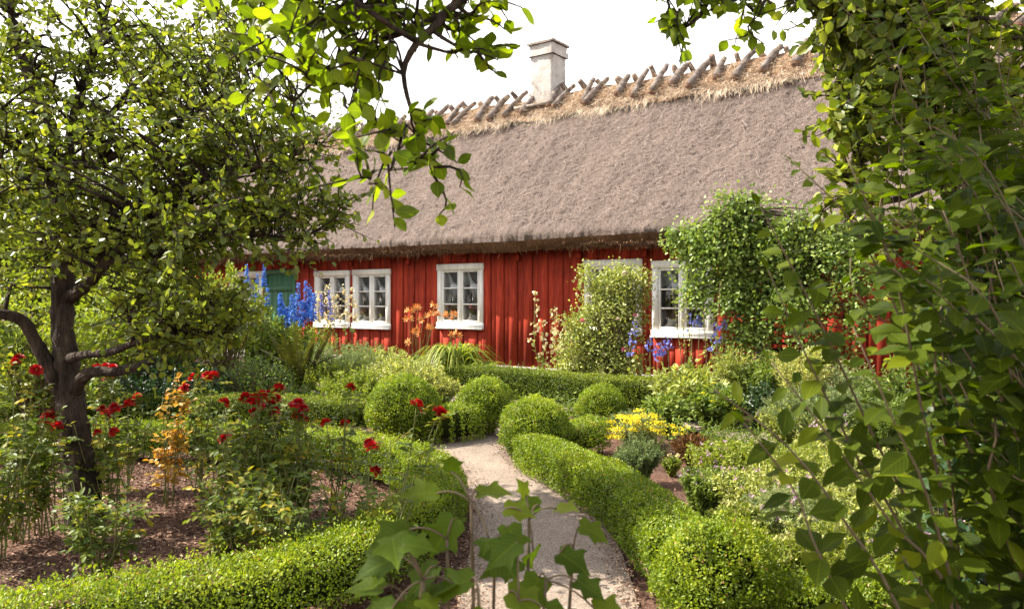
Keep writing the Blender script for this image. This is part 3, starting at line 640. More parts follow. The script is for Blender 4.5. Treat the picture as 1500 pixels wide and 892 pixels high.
# ------------------------------------------------------------------ clipped box hedges and balls
def hedge(name, pts, w, h, leaf, dens, label, mat='box', seed=0, shoots=0.0, capends=True, group='clipped box hedges'):
    c, L = smoothline([list(p[:2]) for p in pts], .06); k = len(c); g = Geo(seed); r = g.r
    tx = nrm(np.gradient(c, axis=0)); sd = np.stack([-tx[:, 1], tx[:, 0]], 1)
    rr = .05                                                           # rounded shoulders
    prof_ = [(-.5*w, .04), (-.5*w, h*.5), (-.5*w, h-rr), (-.5*w+rr*.35, h-rr*.3), (-.5*w+rr, h), (0, h+.01), (.5*w-rr, h), (.5*w-rr*.35, h-rr*.3), (.5*w, h-rr), (.5*w, h*.5), (.5*w, .04)]
    pf = np.array(prof_); seg = np.linalg.norm(np.diff(pf, axis=0), axis=1); cs = np.concatenate([[0], np.cumsum(seg)]); per = cs[-1]
    n = int(L*per*dens*1.9)
    s = r.uniform(0, k-1.001, n); q = r.uniform(0, per, n)
    i = s.astype(int); f = (s-i)[:, None]; cc = c[i]*(1-f)+c[i+1]*f; ss = sd[i]
    off = np.interp(q, cs, pf[:, 0]); zz = np.interp(q, cs, pf[:, 1])
    tn = nrm(np.gradient(pf, axis=0)); on = np.stack([-tn[:, 1], tn[:, 0]], 1)
    onx = np.interp(q, cs, on[:, 0]); onz = np.interp(q, cs, on[:, 1])
    lum = .028*vnoise(s*.14, q*5, seed+1)+.028*vnoise(s*.5, q*13, seed+2)
    dep = -np.abs(r.normal(0, .030, n))+lum+.01
    nvec = np.concatenate([ss*onx[:, None], onz[:, None]], 1)
    pos = np.concatenate([cc+ss*off[:, None], zz[:, None]], 1)+nvec*dep[:, None]
    if shoots:
        m = (onz > .5) & (r.random(n) < .5); pos[m, 2] += np.abs(r.normal(0, shoots, m.sum()))*(vnoise(s[m]*2.2, q[m]*26, seed+4)+.5)
    d = nvec*.6+rdir(r, n, .6)*.9; nn = nvec*1.15+rdir(r, n)*.75+[0, 0, .35]
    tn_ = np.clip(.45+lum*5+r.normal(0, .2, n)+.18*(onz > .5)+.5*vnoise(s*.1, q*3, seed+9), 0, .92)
    tn_[r.random(n) < .012+.05*(vnoise(s*.22, q*4, seed+12) > .33)] = 1
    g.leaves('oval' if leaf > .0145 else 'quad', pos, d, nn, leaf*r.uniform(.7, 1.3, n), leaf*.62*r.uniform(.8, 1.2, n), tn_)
    # end caps
    if capends:
        for e, dirn in ((0, -1), (k-1, 1)):
            m = int(w*h*dens*1.1); a_ = r.uniform(-.5*w, .5*w, m); z_ = r.uniform(.04, h, m); t3 = np.array([*(tx[e]*dirn), 0])
            pos = np.concatenate([c[e]+sd[e]*a_[:, None], z_[:, None]], 1)+t3*(r.normal(0, .015, m)+.02)[:, None]
            g.leaves('oval' if leaf > .0145 else 'quad', pos, t3+rdir(r, m, .5)*.8, t3+rdir(r, m)*.9, leaf*r.uniform(.7, 1.3, m), leaf*.62, r.normal(.45, .2, m))
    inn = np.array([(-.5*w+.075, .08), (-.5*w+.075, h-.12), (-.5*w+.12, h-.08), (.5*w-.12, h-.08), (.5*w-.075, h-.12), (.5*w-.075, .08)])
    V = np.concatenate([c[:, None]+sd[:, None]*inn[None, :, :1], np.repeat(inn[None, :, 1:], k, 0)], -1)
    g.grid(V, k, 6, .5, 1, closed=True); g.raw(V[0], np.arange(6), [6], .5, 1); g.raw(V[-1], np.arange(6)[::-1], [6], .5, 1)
    # bare stems at the foot
    m = int(L*22); ii = r.integers(0, k, m); b0 = np.concatenate([c[ii]+sd[ii]*r.uniform(-.4*w, .4*w, (m, 1)), np.full((m, 1), -.03)], 1); b1 = b0+np.stack([r.normal(0, .03, m), r.normal(0, .03, m), np.full(m, .16)], 1)
    g.tubes(np.stack([b0, (b0+b1)/2, b1], 1), np.full((m, 3), .006), 4, .5, 2)
    loc = (*c[k//2], 0)
    return one(g, name, [mat, 'core', 'cane'], label, 'hedge', loc, group)
def ball(px, d, zc, rad, leaf, label, mat='box', seed=0, sq=.94):
    g = Geo(seed); r = g.r; c = B(px, d, zc); n = int(12.6*rad*rad/(leaf*leaf)*4.2)
    dd = rdir(r, n); th = np.arctan2(dd[:, 1], dd[:, 0])
    keep = (zc+dd[:, 2]*rad*sq > .03); dd = dd[keep]; th = th[keep]; n = len(dd)
    lum = .07*vnoise(th*2.2+9, dd[:, 2]*3.2+4, seed)+.045*vnoise(th*7+19, dd[:, 2]*9+4, seed+1)
    rr = rad+lum-np.abs(r.normal(0, .032, n))+.010
    pos = c+dd*rr[:, None]*np.array([1, 1, sq])
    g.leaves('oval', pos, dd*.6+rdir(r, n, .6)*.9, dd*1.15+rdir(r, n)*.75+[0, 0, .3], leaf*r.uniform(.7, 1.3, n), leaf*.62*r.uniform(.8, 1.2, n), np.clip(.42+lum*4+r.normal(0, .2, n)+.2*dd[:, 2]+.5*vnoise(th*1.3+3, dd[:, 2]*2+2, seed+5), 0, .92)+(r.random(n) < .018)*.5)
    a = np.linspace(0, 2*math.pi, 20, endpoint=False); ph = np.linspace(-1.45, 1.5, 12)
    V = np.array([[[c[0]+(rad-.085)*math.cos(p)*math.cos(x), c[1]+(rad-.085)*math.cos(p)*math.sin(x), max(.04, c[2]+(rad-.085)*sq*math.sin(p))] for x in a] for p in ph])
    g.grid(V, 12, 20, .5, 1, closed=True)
    m = 14; b0 = np.array([c[0], c[1], -.03])+np.stack([r.normal(0, .05, m), r.normal(0, .05, m), np.zeros(m)], 1)
    g.tubes(np.stack([b0, b0+[0, 0, .1], b0+[0, 0, .25]], 1), np.full((m, 3), .009), 4, .5, 2)
    return one(g, 'topiary_ball', [mat, 'core', 'cane'], label, 'topiary ball', (c[0], c[1], 0), 'clipped box balls along the path')

hedge('box_hedge', [B(780, 7.0), B(832, 6.35), B(893, 5.6), B(936, 5.05), B(975, 4.45), B(1000, 4.1)], .37, .32, .0165, 6800,
      'bright box hedge curving along the right side of the gravel path between two clipped balls', seed=101)
hedge('box_hedge', [B(1065, 3.45), B(1180, 3.5), B(1330, 3.6), B(1480, 3.75)], .36, .27, .0165, 6500,
      'low box hedge leading right from the large ball at the front', seed=102, shoots=.03)
hedge('box_hedge', [B(-140, 3.05), B(60, 3.28), B(250, 3.48), B(420, 3.78), B(530, 4.2), B(603, 4.8), B(638, 5.4), B(630, 6.05), B(582, 6.65), B(510, 7.1), B(440, 7.4), B(330, 7.55), B(200, 7.6), B(60, 7.6), B(-60, 7.55)], .39, .30, .0165, 6000,
      'box hedge looping around the brown rose bed left of the path', seed=103, shoots=.05, capends=False)
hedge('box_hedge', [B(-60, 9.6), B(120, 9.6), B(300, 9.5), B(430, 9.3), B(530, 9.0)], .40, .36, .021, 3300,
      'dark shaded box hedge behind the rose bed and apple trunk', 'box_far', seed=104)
hedge('box_hedge', [B(622, 8.35), B(655, 8.3), B(690, 8.55)], .40, .38, .019, 4300,
      'short box hedge linking two clipped balls left of the path', seed=105)
hedge('box_hedge', [B(828, 7.55), B(850, 7.7), B(872, 8.0)], .36, .32, .019, 4300,
      'short piece of box hedge right behind the ball at the path bend', seed=106)
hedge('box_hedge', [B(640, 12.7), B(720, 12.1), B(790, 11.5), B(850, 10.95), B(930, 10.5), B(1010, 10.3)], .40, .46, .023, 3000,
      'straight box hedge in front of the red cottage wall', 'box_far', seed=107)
ball(1046, 3.55, .29, .27, .0165, 'largest looking clipped box ball at the front right of the path', seed=111)
ball(785, 7.3, .31, .325, .018, 'clipped box ball at the inner bend of the path, right of the gravel', seed=112)
ball(710, 8.75, .35, .31, .019, 'clipped box ball at the left side of the path bend', seed=113)
ball(592, 8.4, .34, .39, .019, 'wide clipped box ball beside the dark hedge, farther left than the path', seed=114)
ball(881, 9.6, .18, .30, .020, 'small yellowish clipped box ball in front of the wall hedge', seed=115)

# ------------------------------------------------------------------ trees
def tree_build(name, label, cat, base, limbs, clouds, leafL, leafW, mat, seed, leaves_per=34, twig=.30, tmpl='oval', barkmat='bark', tintc=.42, up=.25, nsub=5, group=None, droop=0.0, frame_clear=None):
    """limbs: list of (points, radii); clouds: (centre, radii, count) volumes filled with leafy twigs"""
    t = thing(name, label, cat, base, 0, group); g = Geo(seed); r = g.r
    LP = []; LR = []
    for pts, rad in limbs:
        pts = np.array(pts, float); c, L = smoothline(np.concatenate([pts, np.array(rad)[:, None]], 1), .03)
        rd = c[:, 3].copy(); c = c[:, :3]
        c = c+np.stack([.25*rd*(vnoise(np.arange(len(c))*.21, np.full(len(c), 3.3+i), seed+i)) for i in range(3)], 1)
        g.tubes(c, rd*(1+.16*vnoise(np.arange(len(c))*.6, np.zeros(len(c)), seed+8)), 40 if rd.max() > .05 else 12, bark=.22 if rd.max() > .03 else 0)
        LP.append(c); LR.append(rd)
    LPc = np.vstack(LP); LRc = np.concatenate(LR)
    C = []
    for cen, rad, cnt in clouds:
        v = rdir(r, cnt)*r.random((cnt, 1))**.42; C.append(np.array(cen)+v*np.array(rad))
    C = np.vstack(C)
    if frame_clear is not None: C = C[frame_clear(C)]
    m = len(C)
    D = np.linalg.norm(C[:, None]-LPc[None], axis=2)+.6*np.maximum(0, LPc[None, :, 2]-C[:, None, 2]); j = D.argmin(1)
    S0 = LPc[j]; mid = (S0+C)/2+r.normal(0, .10, (m, 3))+np.array([0, 0, .08]); K = bez(S0, mid, C, 7)
    r0 = np.minimum(.016, LRc[j]*.6)
    g.tubes(K, r0[:, None]*np.linspace(1, .3, 7)[None], 5)
    lg = Geo(seed+50); r = lg.r
    # sub twigs
    tt = r.uniform(.35, 1, (m, nsub)); idx = (tt*6).astype(int); f = (tt*6-idx)[..., None]; idx2 = np.minimum(idx+1, 6)
    a = K[np.arange(m)[:, None], idx]*(1-f)+K[np.arange(m)[:, None], idx2]*f; a = a.reshape(-1, 3); q = len(a)
    out_ = nrm(C-S0).repeat(nsub, 0); dd = nrm(rdir(r, q, up)+out_*.6); ln = twig*r.uniform(.5, 1.25, q)[:, None]
    b = a+dd*ln; md = (a+b)/2+r.normal(0, .03, (q, 3)); b[:, 2] -= droop*ln[:, 0]; K2 = bez(a, md, b, 5)
    g.tubes(K2, np.full((q, 1), .0045)*np.linspace(1, .4, 5)[None], 4)
    per = max(2, leaves_per//nsub); tq = np.tile(np.linspace(.12, 1, per), (q, 1))+r.normal(0, .04, (q, per)); tq = np.clip(tq, 0, 1)
    pos = ((1-tq)**2)[..., None]*a[:, None]+(2*tq*(1-tq))[..., None]*md[:, None]+(tq**2)[..., None]*b[:, None]; pos = pos.reshape(-1, 3); k = len(pos)
    ax = nrm(b-a).repeat(per, 0); dl = nrm(rdir(r, k, .1)+ax*.7); dl[:, 2] -= .25
    clr = np.clip(r.normal(0, .10, m), -.3, .3).repeat(nsub*per)
    lg.leaves(tmpl, pos, dl, rdir(r, k, 1.0), leafL*r.uniform(.65, 1.2, k), leafW*r.uniform(.75, 1.15, k), np.clip(tintc+clr+r.normal(0, .17, k)+(r.random(k) < .03)*.4, 0, 1))
    g.build('trunk', barkmat, t, base, smooth=True); lg.build('crown', mat, t, base)
    return t, C

A = lambda px, py, d: P(px, py, d)
# the old apple tree in the rose bed
ab = B(122, 5.6)
limbs = [
 ([B(128, 5.6, -.08), A(122, 720, 5.6), A(108, 640, 5.6), A(100, 560, 5.62), A(92, 480, 5.65), A(92, 420, 5.7), A(92, 340, 5.75), A(90, 270, 5.8)], [.185, .145, .118, .112, .095, .098, .088, .075]),
 ([A(96, 575, 5.6), A(70, 535, 5.55), A(48, 495, 5.5), A(30, 468, 5.45), A(-20, 455, 5.35), A(-90, 430, 5.2)], [.085, .062, .052, .046, .040, .03]),
 ([A(104, 575, 5.6), A(130, 547, 5.5), A(165, 545, 5.45), A(200, 538, 5.4), A(226, 528, 5.35)], [.075, .048, .040, .032, .026]),
 ([A(100, 525, 5.6), A(125, 520, 5.4), A(165, 515, 5.2), A(196, 503, 5.05), A(250, 490, 4.95), A(320, 488, 4.9)], [.05, .034, .03, .026, .02, .012]),
 ([A(196, 503, 5.05), A(190, 470, 5.0), A(205, 420, 4.95), A(235, 370, 4.95)], [.024, .018, .014, .008]),
 ([A(92, 440, 5.7), A(125, 420, 5.6), A(155, 385, 5.5), A(215, 330, 5.3), A(290, 280, 5.1), A(360, 250, 5.0), A(440, 225, 5.0)], [.07, .052, .045, .036, .028, .02, .01]),
 ([A(155, 385, 5.5), A(220, 375, 5.3), A(300, 350, 5.2), A(370, 345, 5.1), A(440, 350, 5.1)], [.04, .03, .024, .018, .01]),
 ([A(90, 300, 5.78), A(60, 240, 5.7), A(10, 205, 5.5), A(-60, 150, 5.3)], [.055, .046, .04, .025]),
 ([A(90, 280, 5.8), A(80, 200, 5.8), A(45, 120, 5.8), A(20, 40, 5.8), A(0, -80, 5.9)], [.07, .05, .04, .03, .015]),
 ([A(90, 275, 5.8), A(105, 190, 5.9), A(120, 130, 5.95), A(150, 40, 6.0), A(180, -80, 6.1)], [.065, .046, .04, .028, .014]),
 ([A(105, 200, 5.9), A(150, 180, 6.1), A(200, 120, 6.3), A(260, 60, 6.5), A(320, 0, 6.5)], [.04, .032, .026, .018, .01]),
 ([A(92, 240, 5.8), A(140, 240, 5.6), A(220, 200, 5.5), A(300, 160, 5.4), A(380, 130, 5.4)], [.045, .035, .028, .018, .01]),
 ([A(60, 240, 5.7), A(20, 280, 5.4), A(-60, 300, 5.1)], [.03, .022, .012]),
]
limbs = [(p_, [q*.76 for q in w_]) for p_, w_ in limbs]
e = lambda px, py, d, rx, ry, rd, n: (A(px, py, d), (rx/F*d, rd, ry/F*d), n)
clouds = [e(90, 60, 5.9, 190, 130, 1.1, 80), e(270, 110, 5.6, 150, 120, 1.0, 64), e(40, 190, 5.6, 120, 110, 1.0, 46), e(200, 250, 5.4, 170, 100, 1.0, 60), e(360, 215, 5.2, 120, 90, .8, 50),
          e(330, 320, 5.2, 150, 55, .8, 54), e(440, 300, 5.1, 62, 75, .5, 25), e(60, 330, 5.2, 110, 70, .8, 30), e(230, 380, 5.0, 90, 40, .6, 14), e(300, 470, 4.95, 85, 60, .45, 34), e(210, 470, 5.0, 50, 50, .4, 10), e(-40, 420, 5.2, 60, 120, .8, 16),
          e(350, 60, 5.8, 60, 80, .7, 18)]
tree_build('apple_tree', 'gnarled old apple tree with a dark leaning trunk in the rose bed', 'tree', ab, limbs, clouds, .056, .040, 'apple', 400, leaves_per=36, twig=.27, tintc=.55)

# tree whose boughs hang over the viewer
tb = np.array([2.3, -1.2, 0])
limbs = [
 ([[2.3, -1.2, -.05], [2.2, -1.1, 1.4], [1.9, -.7, 2.6], [1.2, .3, 3.3], [.4, 1.4, 3.4], [-.3, 2.1, 3.1]], [.17, .13, .11, .09, .06, .035]),
 ([[-.3, 2.1, 3.1], A(690, -60, 2.2), A(650, 22, 2.15), A(612, 62, 2.1), A(592, 100, 2.1), A(596, 140, 2.1), A(612, 190, 2.1), A(622, 222, 2.1)], [.03, .016, .012, .010, .007, .006, .005, .004]),
 ([A(650, 22, 2.15), A(590, 48, 2.2), A(530, 70, 2.25), A(480, 100, 2.3), A(430, 150, 2.35)], [.011, .009, .008, .006, .004]),
 ([A(612, 62, 2.1), A(560, 30, 2.0), A(500, -20, 2.0), A(470, -90, 2.0)], [.008, .007, .006, .006]),
 ([A(592, 180, 2.1), A(585, 215, 2.05), A(572, 250, 2.0)], [.005, .004, .003]),
 ([A(480, 100, 2.3), A(520, 120, 2.3), A(515, 165, 2.3)], [.006, .005, .003]),
 ([[.4, 1.4, 3.4], [.6, 2.0, 3.0], A(1050, -60, 2.6), A(1030, 15, 2.7), A(1005, 40, 2.7)], [.04, .025, .015, .009, .004]),
 ([A(1050, -60, 2.6), A(1120, -20, 2.7), A(1112, 22, 2.7)], [.012, .009, .004]),
 ([[1.2, .3, 3.3], [-.6, 1.2, 4.1], [-2.2, 2.2, 4.4]], [.07, .05, .03]),
 ([[.4, 1.4, 3.4], [.2, 2.6, 4.2], [-.2, 3.6, 4.6]], [.05, .035, .02]),
 ([A(480, -20, 3.6), A(400, -60, 3.6), [-1.4, 3.0, 3.6], [-2.2, 2.2, 4.4]], [.006, .01, .018, .03]),
]
clouds = [e(555, 8, 2.15, 85, 38, .25, 16), e(470, 110, 2.3, 60, 45, .2, 7), e(400, 160, 2.35, 22, 16, .1, 3), e(545, 120, 2.2, 55, 50, .2, 6), e(340, -5, 2.4, 50, 40, .2, 9), e(605, 200, 2.05, 45, 45, .12, 6), e(560, 262, 2.0, 30, 14, .08, 3), e(660, 60, 2.15, 45, 40, .12, 6), e(500, 30, 2.1, 60, 40, .2, 12),
          e(1000, 30, 2.7, 26, 22, .1, 5), e(1045, 2, 2.65, 35, 15, .1, 5), e(1112, 12, 2.7, 20, 22, .1, 4), e(690, 12, 2.15, 25, 14, .06, 2)]
t_, C_ = tree_build('apple_tree', 'leafy boughs hanging into the sky left of the chimney', 'tree', tb, limbs, clouds, .054, .039, 'bough', 450, leaves_per=13, twig=.12, tmpl='broad', nsub=3, tintc=.5, droop=.25)
# its crown above the picture, shading the foreground
cr_l = [((-.35, 2.3, 4.35), (.95, 1.05, .45), 120), ((.8, 2.4, 4.6), (.9, 1.0, .5), 60), ((-2.9, 1.9, 4.3), (.6, .6, .4), 22)]
lg = Geo(470); tg = Geo(471); r = lg.r
cc = np.vstack([np.array(c)+rdir(r, n)*r.random((n, 1))**.4*np.array(q) for c, q, n in cr_l])
cc = cc[cc[:, 2] > EYE+.40*np.maximum(cc[:, 1], 0)+.35]
LP = np.array([[1.2, .3, 3.3], [-.6, 1.2, 4.1], [-2.2, 2.2, 4.4], [.4, 1.4, 3.4], [.2, 2.6, 4.2], [-.2, 3.6, 4.6], [.8, .9, 3.6], [-1.4, 1.7, 4.25]])
j = np.linalg.norm(cc[:, None]-LP[None], axis=2).argmin(1); tg.tubes(bez(LP[j], (LP[j]+cc)/2+[0, 0, .1], cc, 5), np.linspace(.014, .004, 5)[None], 5)
k = len(cc)*46; pos = cc.repeat(46, 0)+r.normal(0, .17, (k, 3)); lg.leaves('oval', pos, rdir(r, k), rdir(r, k, .8), .06, .042, r.normal(.45, .15, k))
tg.build('limbs', 'bark', t_, tb); lg.build('upper_crown', 'apple', t_, tb)

# tree at the right edge
rb = B(1450, 4.6)
limbs = [([B(1455, 4.6, -.05), A(1450, 700, 4.6), A(1440, 500, 4.6), A(1450, 330, 4.6), A(1430, 180, 4.5), A(1420, 0, 4.5)], [.15, .12, .11, .09, .07, .04]),
 ([A(1450, 400, 4.6), A(1380, 260, 4.2), A(1300, 190, 3.9), A(1240, 165, 3.8)], [.06, .035, .022, .01]),
 ([A(1430, 180, 4.5), A(1360, 100, 4.1), A(1290, 50, 3.8), A(1225, 30, 3.7)], [.05, .03, .02, .01]),
 ([A(1380, 260, 4.2), A(1320, 290, 3.9), A(1270, 300, 3.8)], [.03, .018, .008]),
 ([A(1450, 330, 4.6), A(1520, 200, 4.2), A(1560, 80, 4.0)], [.06, .04, .02])]
clouds = [e(1310, 40, 3.9, 95, 80, .5, 50), e(1430, 30, 4.0, 120, 110, .7, 60), e(1290, 165, 3.9, 62, 60, .4, 26), e(1250, 200, 3.8, 34, 30, .25, 10), e(1262, 255, 3.8, 26, 30, .25, 7), e(1410, 180, 4.1, 110, 80, .6, 50), e(1235, 10, 3.8, 40, 45, .3, 16), e(1480, 330, 4.3, 110, 110, .6, 60), e(1185, 8, 3.8, 26, 24, .15, 6), e(1215, 60, 3.8, 20, 20, .15, 5), e(1440, 470, 4.4, 110, 90, .5, 50), e(1250, 290, 3.9, 25, 18, .2, 5)]
tree_build('deciduous_tree', 'leafy tree crowding the right edge in front of the thatched roof', 'tree', rb, limbs, clouds, .062, .05, 'apple', 500, leaves_per=32, twig=.18, tintc=.6)

# trees beyond the cottage and left of it
def far_tree(px, d, top_py, w_px, label, seed, mat='far', n=150, leaf=.14, name='deciduous_tree'):
    base = B(px, d); h = zh(top_py, d); rw = w_px/F*d
    limbs = [([base+[0, 0, -.1], base+[.1, 0, h*.35], base+[-.1, .1, h*.6], base+[0, 0, h*.85]], [.22, .17, .11, .05]),
             ([base+[.1, 0, h*.35], base+[rw*.5, .2, h*.6], base+[rw*.7, 0, h*.75]], [.12, .07, .03]), ([base+[.05, 0, h*.4], base+[-rw*.5, -.2, h*.62], base+[-rw*.7, 0, h*.75]], [.12, .07, .03])]
    cl = [(base+[0, 0, h*.68], (rw*.9, rw*.7, h*.32), n//2), (base+[-rw*.4, 0, h*.55], (rw*.6, rw*.5, h*.26), n//4), (base+[rw*.4, -.2, h*.58], (rw*.6, rw*.5, h*.28), n//4)]
    tree_build(name, label, 'tree', base, limbs, cl, leaf, leaf*.62, mat, seed, leaves_per=46, twig=.6, nsub=6, group='trees beyond the cottage')
far_tree(455, 27, 150, 75, 'pale green tree showing over the left end of the thatched ridge', 520, n=190)
far_tree(330, 25, 120, 95, 'yellow green tree beyond the left gable of the cottage', 525, n=170)
far_tree(170, 17, 235, 120, 'bushy tree behind the apple trunk', 530, 'far', 190, .11)
far_tree(20, 14, 190, 110, 'yellow green tree at the left edge behind the rose bed', 535, 'lime', 190, .10)
far_tree(-120, 20, 60, 150, 'taller tree mostly cut off by the left edge', 540, 'mid', 170, .13)

far_tree(-20, 22, 230, 170, 'dense mid green tree in the left distance between the apple boughs', 545, 'far', 220, .13)
far_tree(120, 13, 330, 110, 'low lime green tree right behind the apple trunk', 550, 'lime', 190, .09)
# ------------------------------------------------------------------ shrubs and perennials
_fl = {}
def clump(name, label, cat, base, h, spread, stems, lps, leafL, leafW, mat, seed, tmpl='oval', t0=.15, tint=.45, flowers=None, group=None, spread0=.25, arch=0.0, dense_top=0, stemmat='stem', stem_r=.003, updir=.4, flat=.35, ysq=1.0):
    t = thing(name, label, cat, base, 0, group); g = Geo(seed); r = g.r
    th = r.uniform(0, 2*math.pi, stems); rr = np.sqrt(r.random(stems)); off = np.stack([np.cos(th)*rr*spread, np.sin(th)*rr*spread*ysq], 1)
    b0 = np.concatenate([off*spread0, np.full((stems, 1), -.03)], 1)+base
    tip = np.concatenate([off, (h*(1-flat*rr**2)*r.uniform(.72, 1.03, stems))[:, None]], 1)+base
    md = (b0*.5+tip*.5); md[:, :2] = b0[:, :2]+(tip-b0)[:, :2]*.3; md[:, 2] = base[2]+(tip[:, 2]-base[2])*(.62+arch)
    K = bez(b0, md, tip, 6); g.tubes(K, stem_r*np.linspace(1.3, .5, 6)[None], 4); g.build('stem', stemmat, t, base)
    lg = Geo(seed+1); r = lg.r; tq = r.uniform(t0, 1, (stems, lps))
    if dense_top: tq = tq**(1/(1+dense_top))
    pos = ((1-tq)**2)[..., None]*b0[:, None]+(2*tq*(1-tq))[..., None]*md[:, None]+(tq**2)[..., None]*tip[:, None]; pos = pos.reshape(-1, 3); k = len(pos)
    d = rdir(r, k, updir); outw = np.concatenate([off, np.zeros((stems, 1))], 1).repeat(lps, 0)/max(spread, .01); d = nrm(d+outw*.5)
    st = r.normal(0, .1, stems).repeat(lps)
    pos = pos+d*leafL*.3*r.random((k, 1))
    lg.leaves(tmpl, pos, d, rdir(r, k, 1.0), leafL*r.uniform(.6, 1.2, k), leafW*r.uniform(.7, 1.2, k), np.clip(tint+st+r.normal(0, .18, k), 0, 1)); lg.build('foliage', mat, t, base)
    if flowers:
        kind, fm, cnt = flowers; sel = r.permutation(stems)[:cnt] if kind != 'top' else np.argsort(-tip[:, 2])[:cnt]
        for c_, i in enumerate(sel):
            key = (kind, fm, c_ % 3)
            if key not in _fl:
                fg = Geo(seed+2+c_); r = fg.r
                if kind == 'umbel' or fm in ('lime_umbel', 'yellow'):
                    n = 16; fg.leaves('quad', np.stack([r.normal(0, .016, n), r.normal(0, .016, n), r.normal(.01, .004, n)], 1), rdir(r, n, .4), rdir(r, n, 1.5), .016, .014, r.random(n))
                else:
                    n = 9; dd = rdir(r, n, .3); fg.leaves('oval', dd*.003, dd, rdir(r, n), .018 if fm == 'mauve' else .032, .012 if fm == 'mauve' else .02, r.random(n))
                o = fg.build('flower', fm, t); _fl[key] = o.data
            else:
                o = bpy.data.objects.new('flower', _fl[key]); COL.objects.link(o); o.parent = t
            o.location = tuple(tip[i]-base)
    return t
def shrub(name, label, cat, base, cen, rad, n, leafL, leafW, mat, seed, stems=10, group=None, tmpl='oval', tint=.45, per=22, core=False):
    """woody shrub: stems from the base to leafy sprays filling an ellipsoid"""
    t = thing(name, label, cat, base, 0, group); g = Geo(seed); r = g.r; cen = np.array(cen, float); rad = np.array(rad, float)
    v = rdir(r, n)*r.random((n, 1))**.38; C = cen+v*rad; C = C[C[:, 2] > .05]; n = len(C)
    b0 = base+np.stack([r.normal(0, .08, n), r.normal(0, .08, n), np.full(n, -.03)], 1); md = (b0+C)/2+r.normal(0, .06, (n, 3)); md[:, 2] += .12
    g.tubes(bez(b0, md, C, 7), np.linspace(.011, .003, 7)[None], 4); g.build('branches', 'cane', t, base)
    lg = Geo(seed+1); r = lg.r; k = n*per; sp = .11*max(1, rad.max()/.8); ax = nrm(C-b0+rdir(r, n)*1.1*rad.max())
    s = r.uniform(-.9, 1, (n, per)); pos = (C[:, None]+ax[:, None]*s[..., None]*sp*1.5).reshape(-1, 3)+r.normal(0, sp*.33, (k, 3))
    lg.leaves(tmpl, pos, nrm(rdir(r, k, .2)+ax.repeat(per, 0)*.5), rdir(r, k, 1.1), leafL*r.uniform(.65, 1.2, k), leafW*r.uniform(.7, 1.15, k), np.clip(tint+r.normal(0, .12, n).repeat(per)+r.normal(0, .17, k), 0, 1)); lg.build('foliage', mat, t, base)
    return t
def sh(px, d, top, bot, w, n, L, mat, label, seed, name='garden_shrub', cat='shrub', **kw):
    zt, zb = zh(top, d), zh(bot, d); rw = w/2/F*d; base = B(px, d)
    return shrub(name, label, cat, base, (base[0], base[1], (zt+zb)/2), (rw, rw*.8, (zt-zb)/2), n, L, L*.62, mat, seed, **kw)

# shrubs left and behind the apple tree
sh(225, 10.5, 392, 545, 230, 260, .075, 'lime', 'broad yellow green shrub in sun behind the low apple boughs', 600, tint=.55)
sh(60, 9.0, 430, 600, 190, 170, .07, 'lime', 'yellow green shrub left of the apple trunk', 604, tint=.5)
sh(330, 12.2, 400, 520, 120, 110, .07, 'lime', 'yellow green shrub in front of the green door', 608, tint=.55)
sh(-60, 7.8, 420, 640, 160, 130, .07, 'mid', 'shrub cut off by the left edge above the rose bed', 612)
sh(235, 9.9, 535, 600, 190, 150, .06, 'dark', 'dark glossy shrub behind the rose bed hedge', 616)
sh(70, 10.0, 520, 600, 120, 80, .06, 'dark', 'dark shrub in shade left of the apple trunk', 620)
sh(370, 10.2, 530, 610, 130, 120, .035, 'mid', 'dark leaved bush next to the grey green bush', 624, tint=.3)
# perennial border left of the path
cl = lambda px, d, top, w, *a, **k: None
def pc(px, d, top, w, stems, lps, L, mat, label, seed, name='perennial', cat='perennial', wr=.4, **kw):
    base = B(px, d); return clump(name, label, cat, base, zh(top, d), w/2/F*d, stems, lps, L, L*wr, mat, seed, **kw)
GB = 'perennials in the border before the cottage'
pc(375, 10.6, 520, 110, 160, 60, .045, 'grey', 'feathery grey green bush between rose bed and fern', 640, wr=.25, tint=.3, group=GB)
pc(495, 11.4, 495, 150, 200, 60, .05, 'grey', 'tall grey green feathery perennial right of the fern', 643, wr=.22, tint=.55, group=GB, updir=.9)
pc(560, 11.6, 505, 110, 150, 55, .05, 'pale', 'pale stemmed perennial in front of the red wall left of the daylilies', 646, wr=.3, tint=.5, group=GB, updir=.7)
pc(525, 10.2, 538, 130, 170, 50, .045, 'lime', 'yellow green perennial behind the wide box ball', 649, wr=.45, tint=.5, group=GB)
pc(590, 10.6, 515, 140, 190, 55, .045, 'pale', 'lime green mound of leaves above the wide box ball', 652, wr=.45, tint=.6, group=GB)
pc(635, 10.4, 540, 90, 130, 60, .05, 'pale', 'pale arching foliage spilling left of the far path ball', 655, wr=.2, tint=.65, group=GB, arch=.25)
pc(440, 10.4, 560, 120, 120, 50, .04, 'mid', 'green perennial with small leaves below the fern', 658, wr=.4, tint=.45, group=GB, flowers=('dot', 'mauve', 30))
pc(480, 10.9, 520, 90, 110, 50, .045, 'lime', 'yellow green perennial directly in front of the tall feathery one', 1485, wr=.4, tint=.55, group=GB)
pc(505, 9.8, 580, 70, 70, 40, .04, 'mid', 'low perennial between the dark hedge and the wide ball', 661, wr=.4, tint=.4, group=GB)
pc(385, 12.9, 432, 90, 110, 50, .06, 'mid', 'leafy green perennial screening the lower half of the green door', 670, wr=.5, tint=.55, group=GB)
pc(430, 13.2, 462, 140, 140, 50, .06, 'lime', 'leafy perennial at the foot of the blue delphiniums', 664, wr=.4, tint=.55, group=GB)
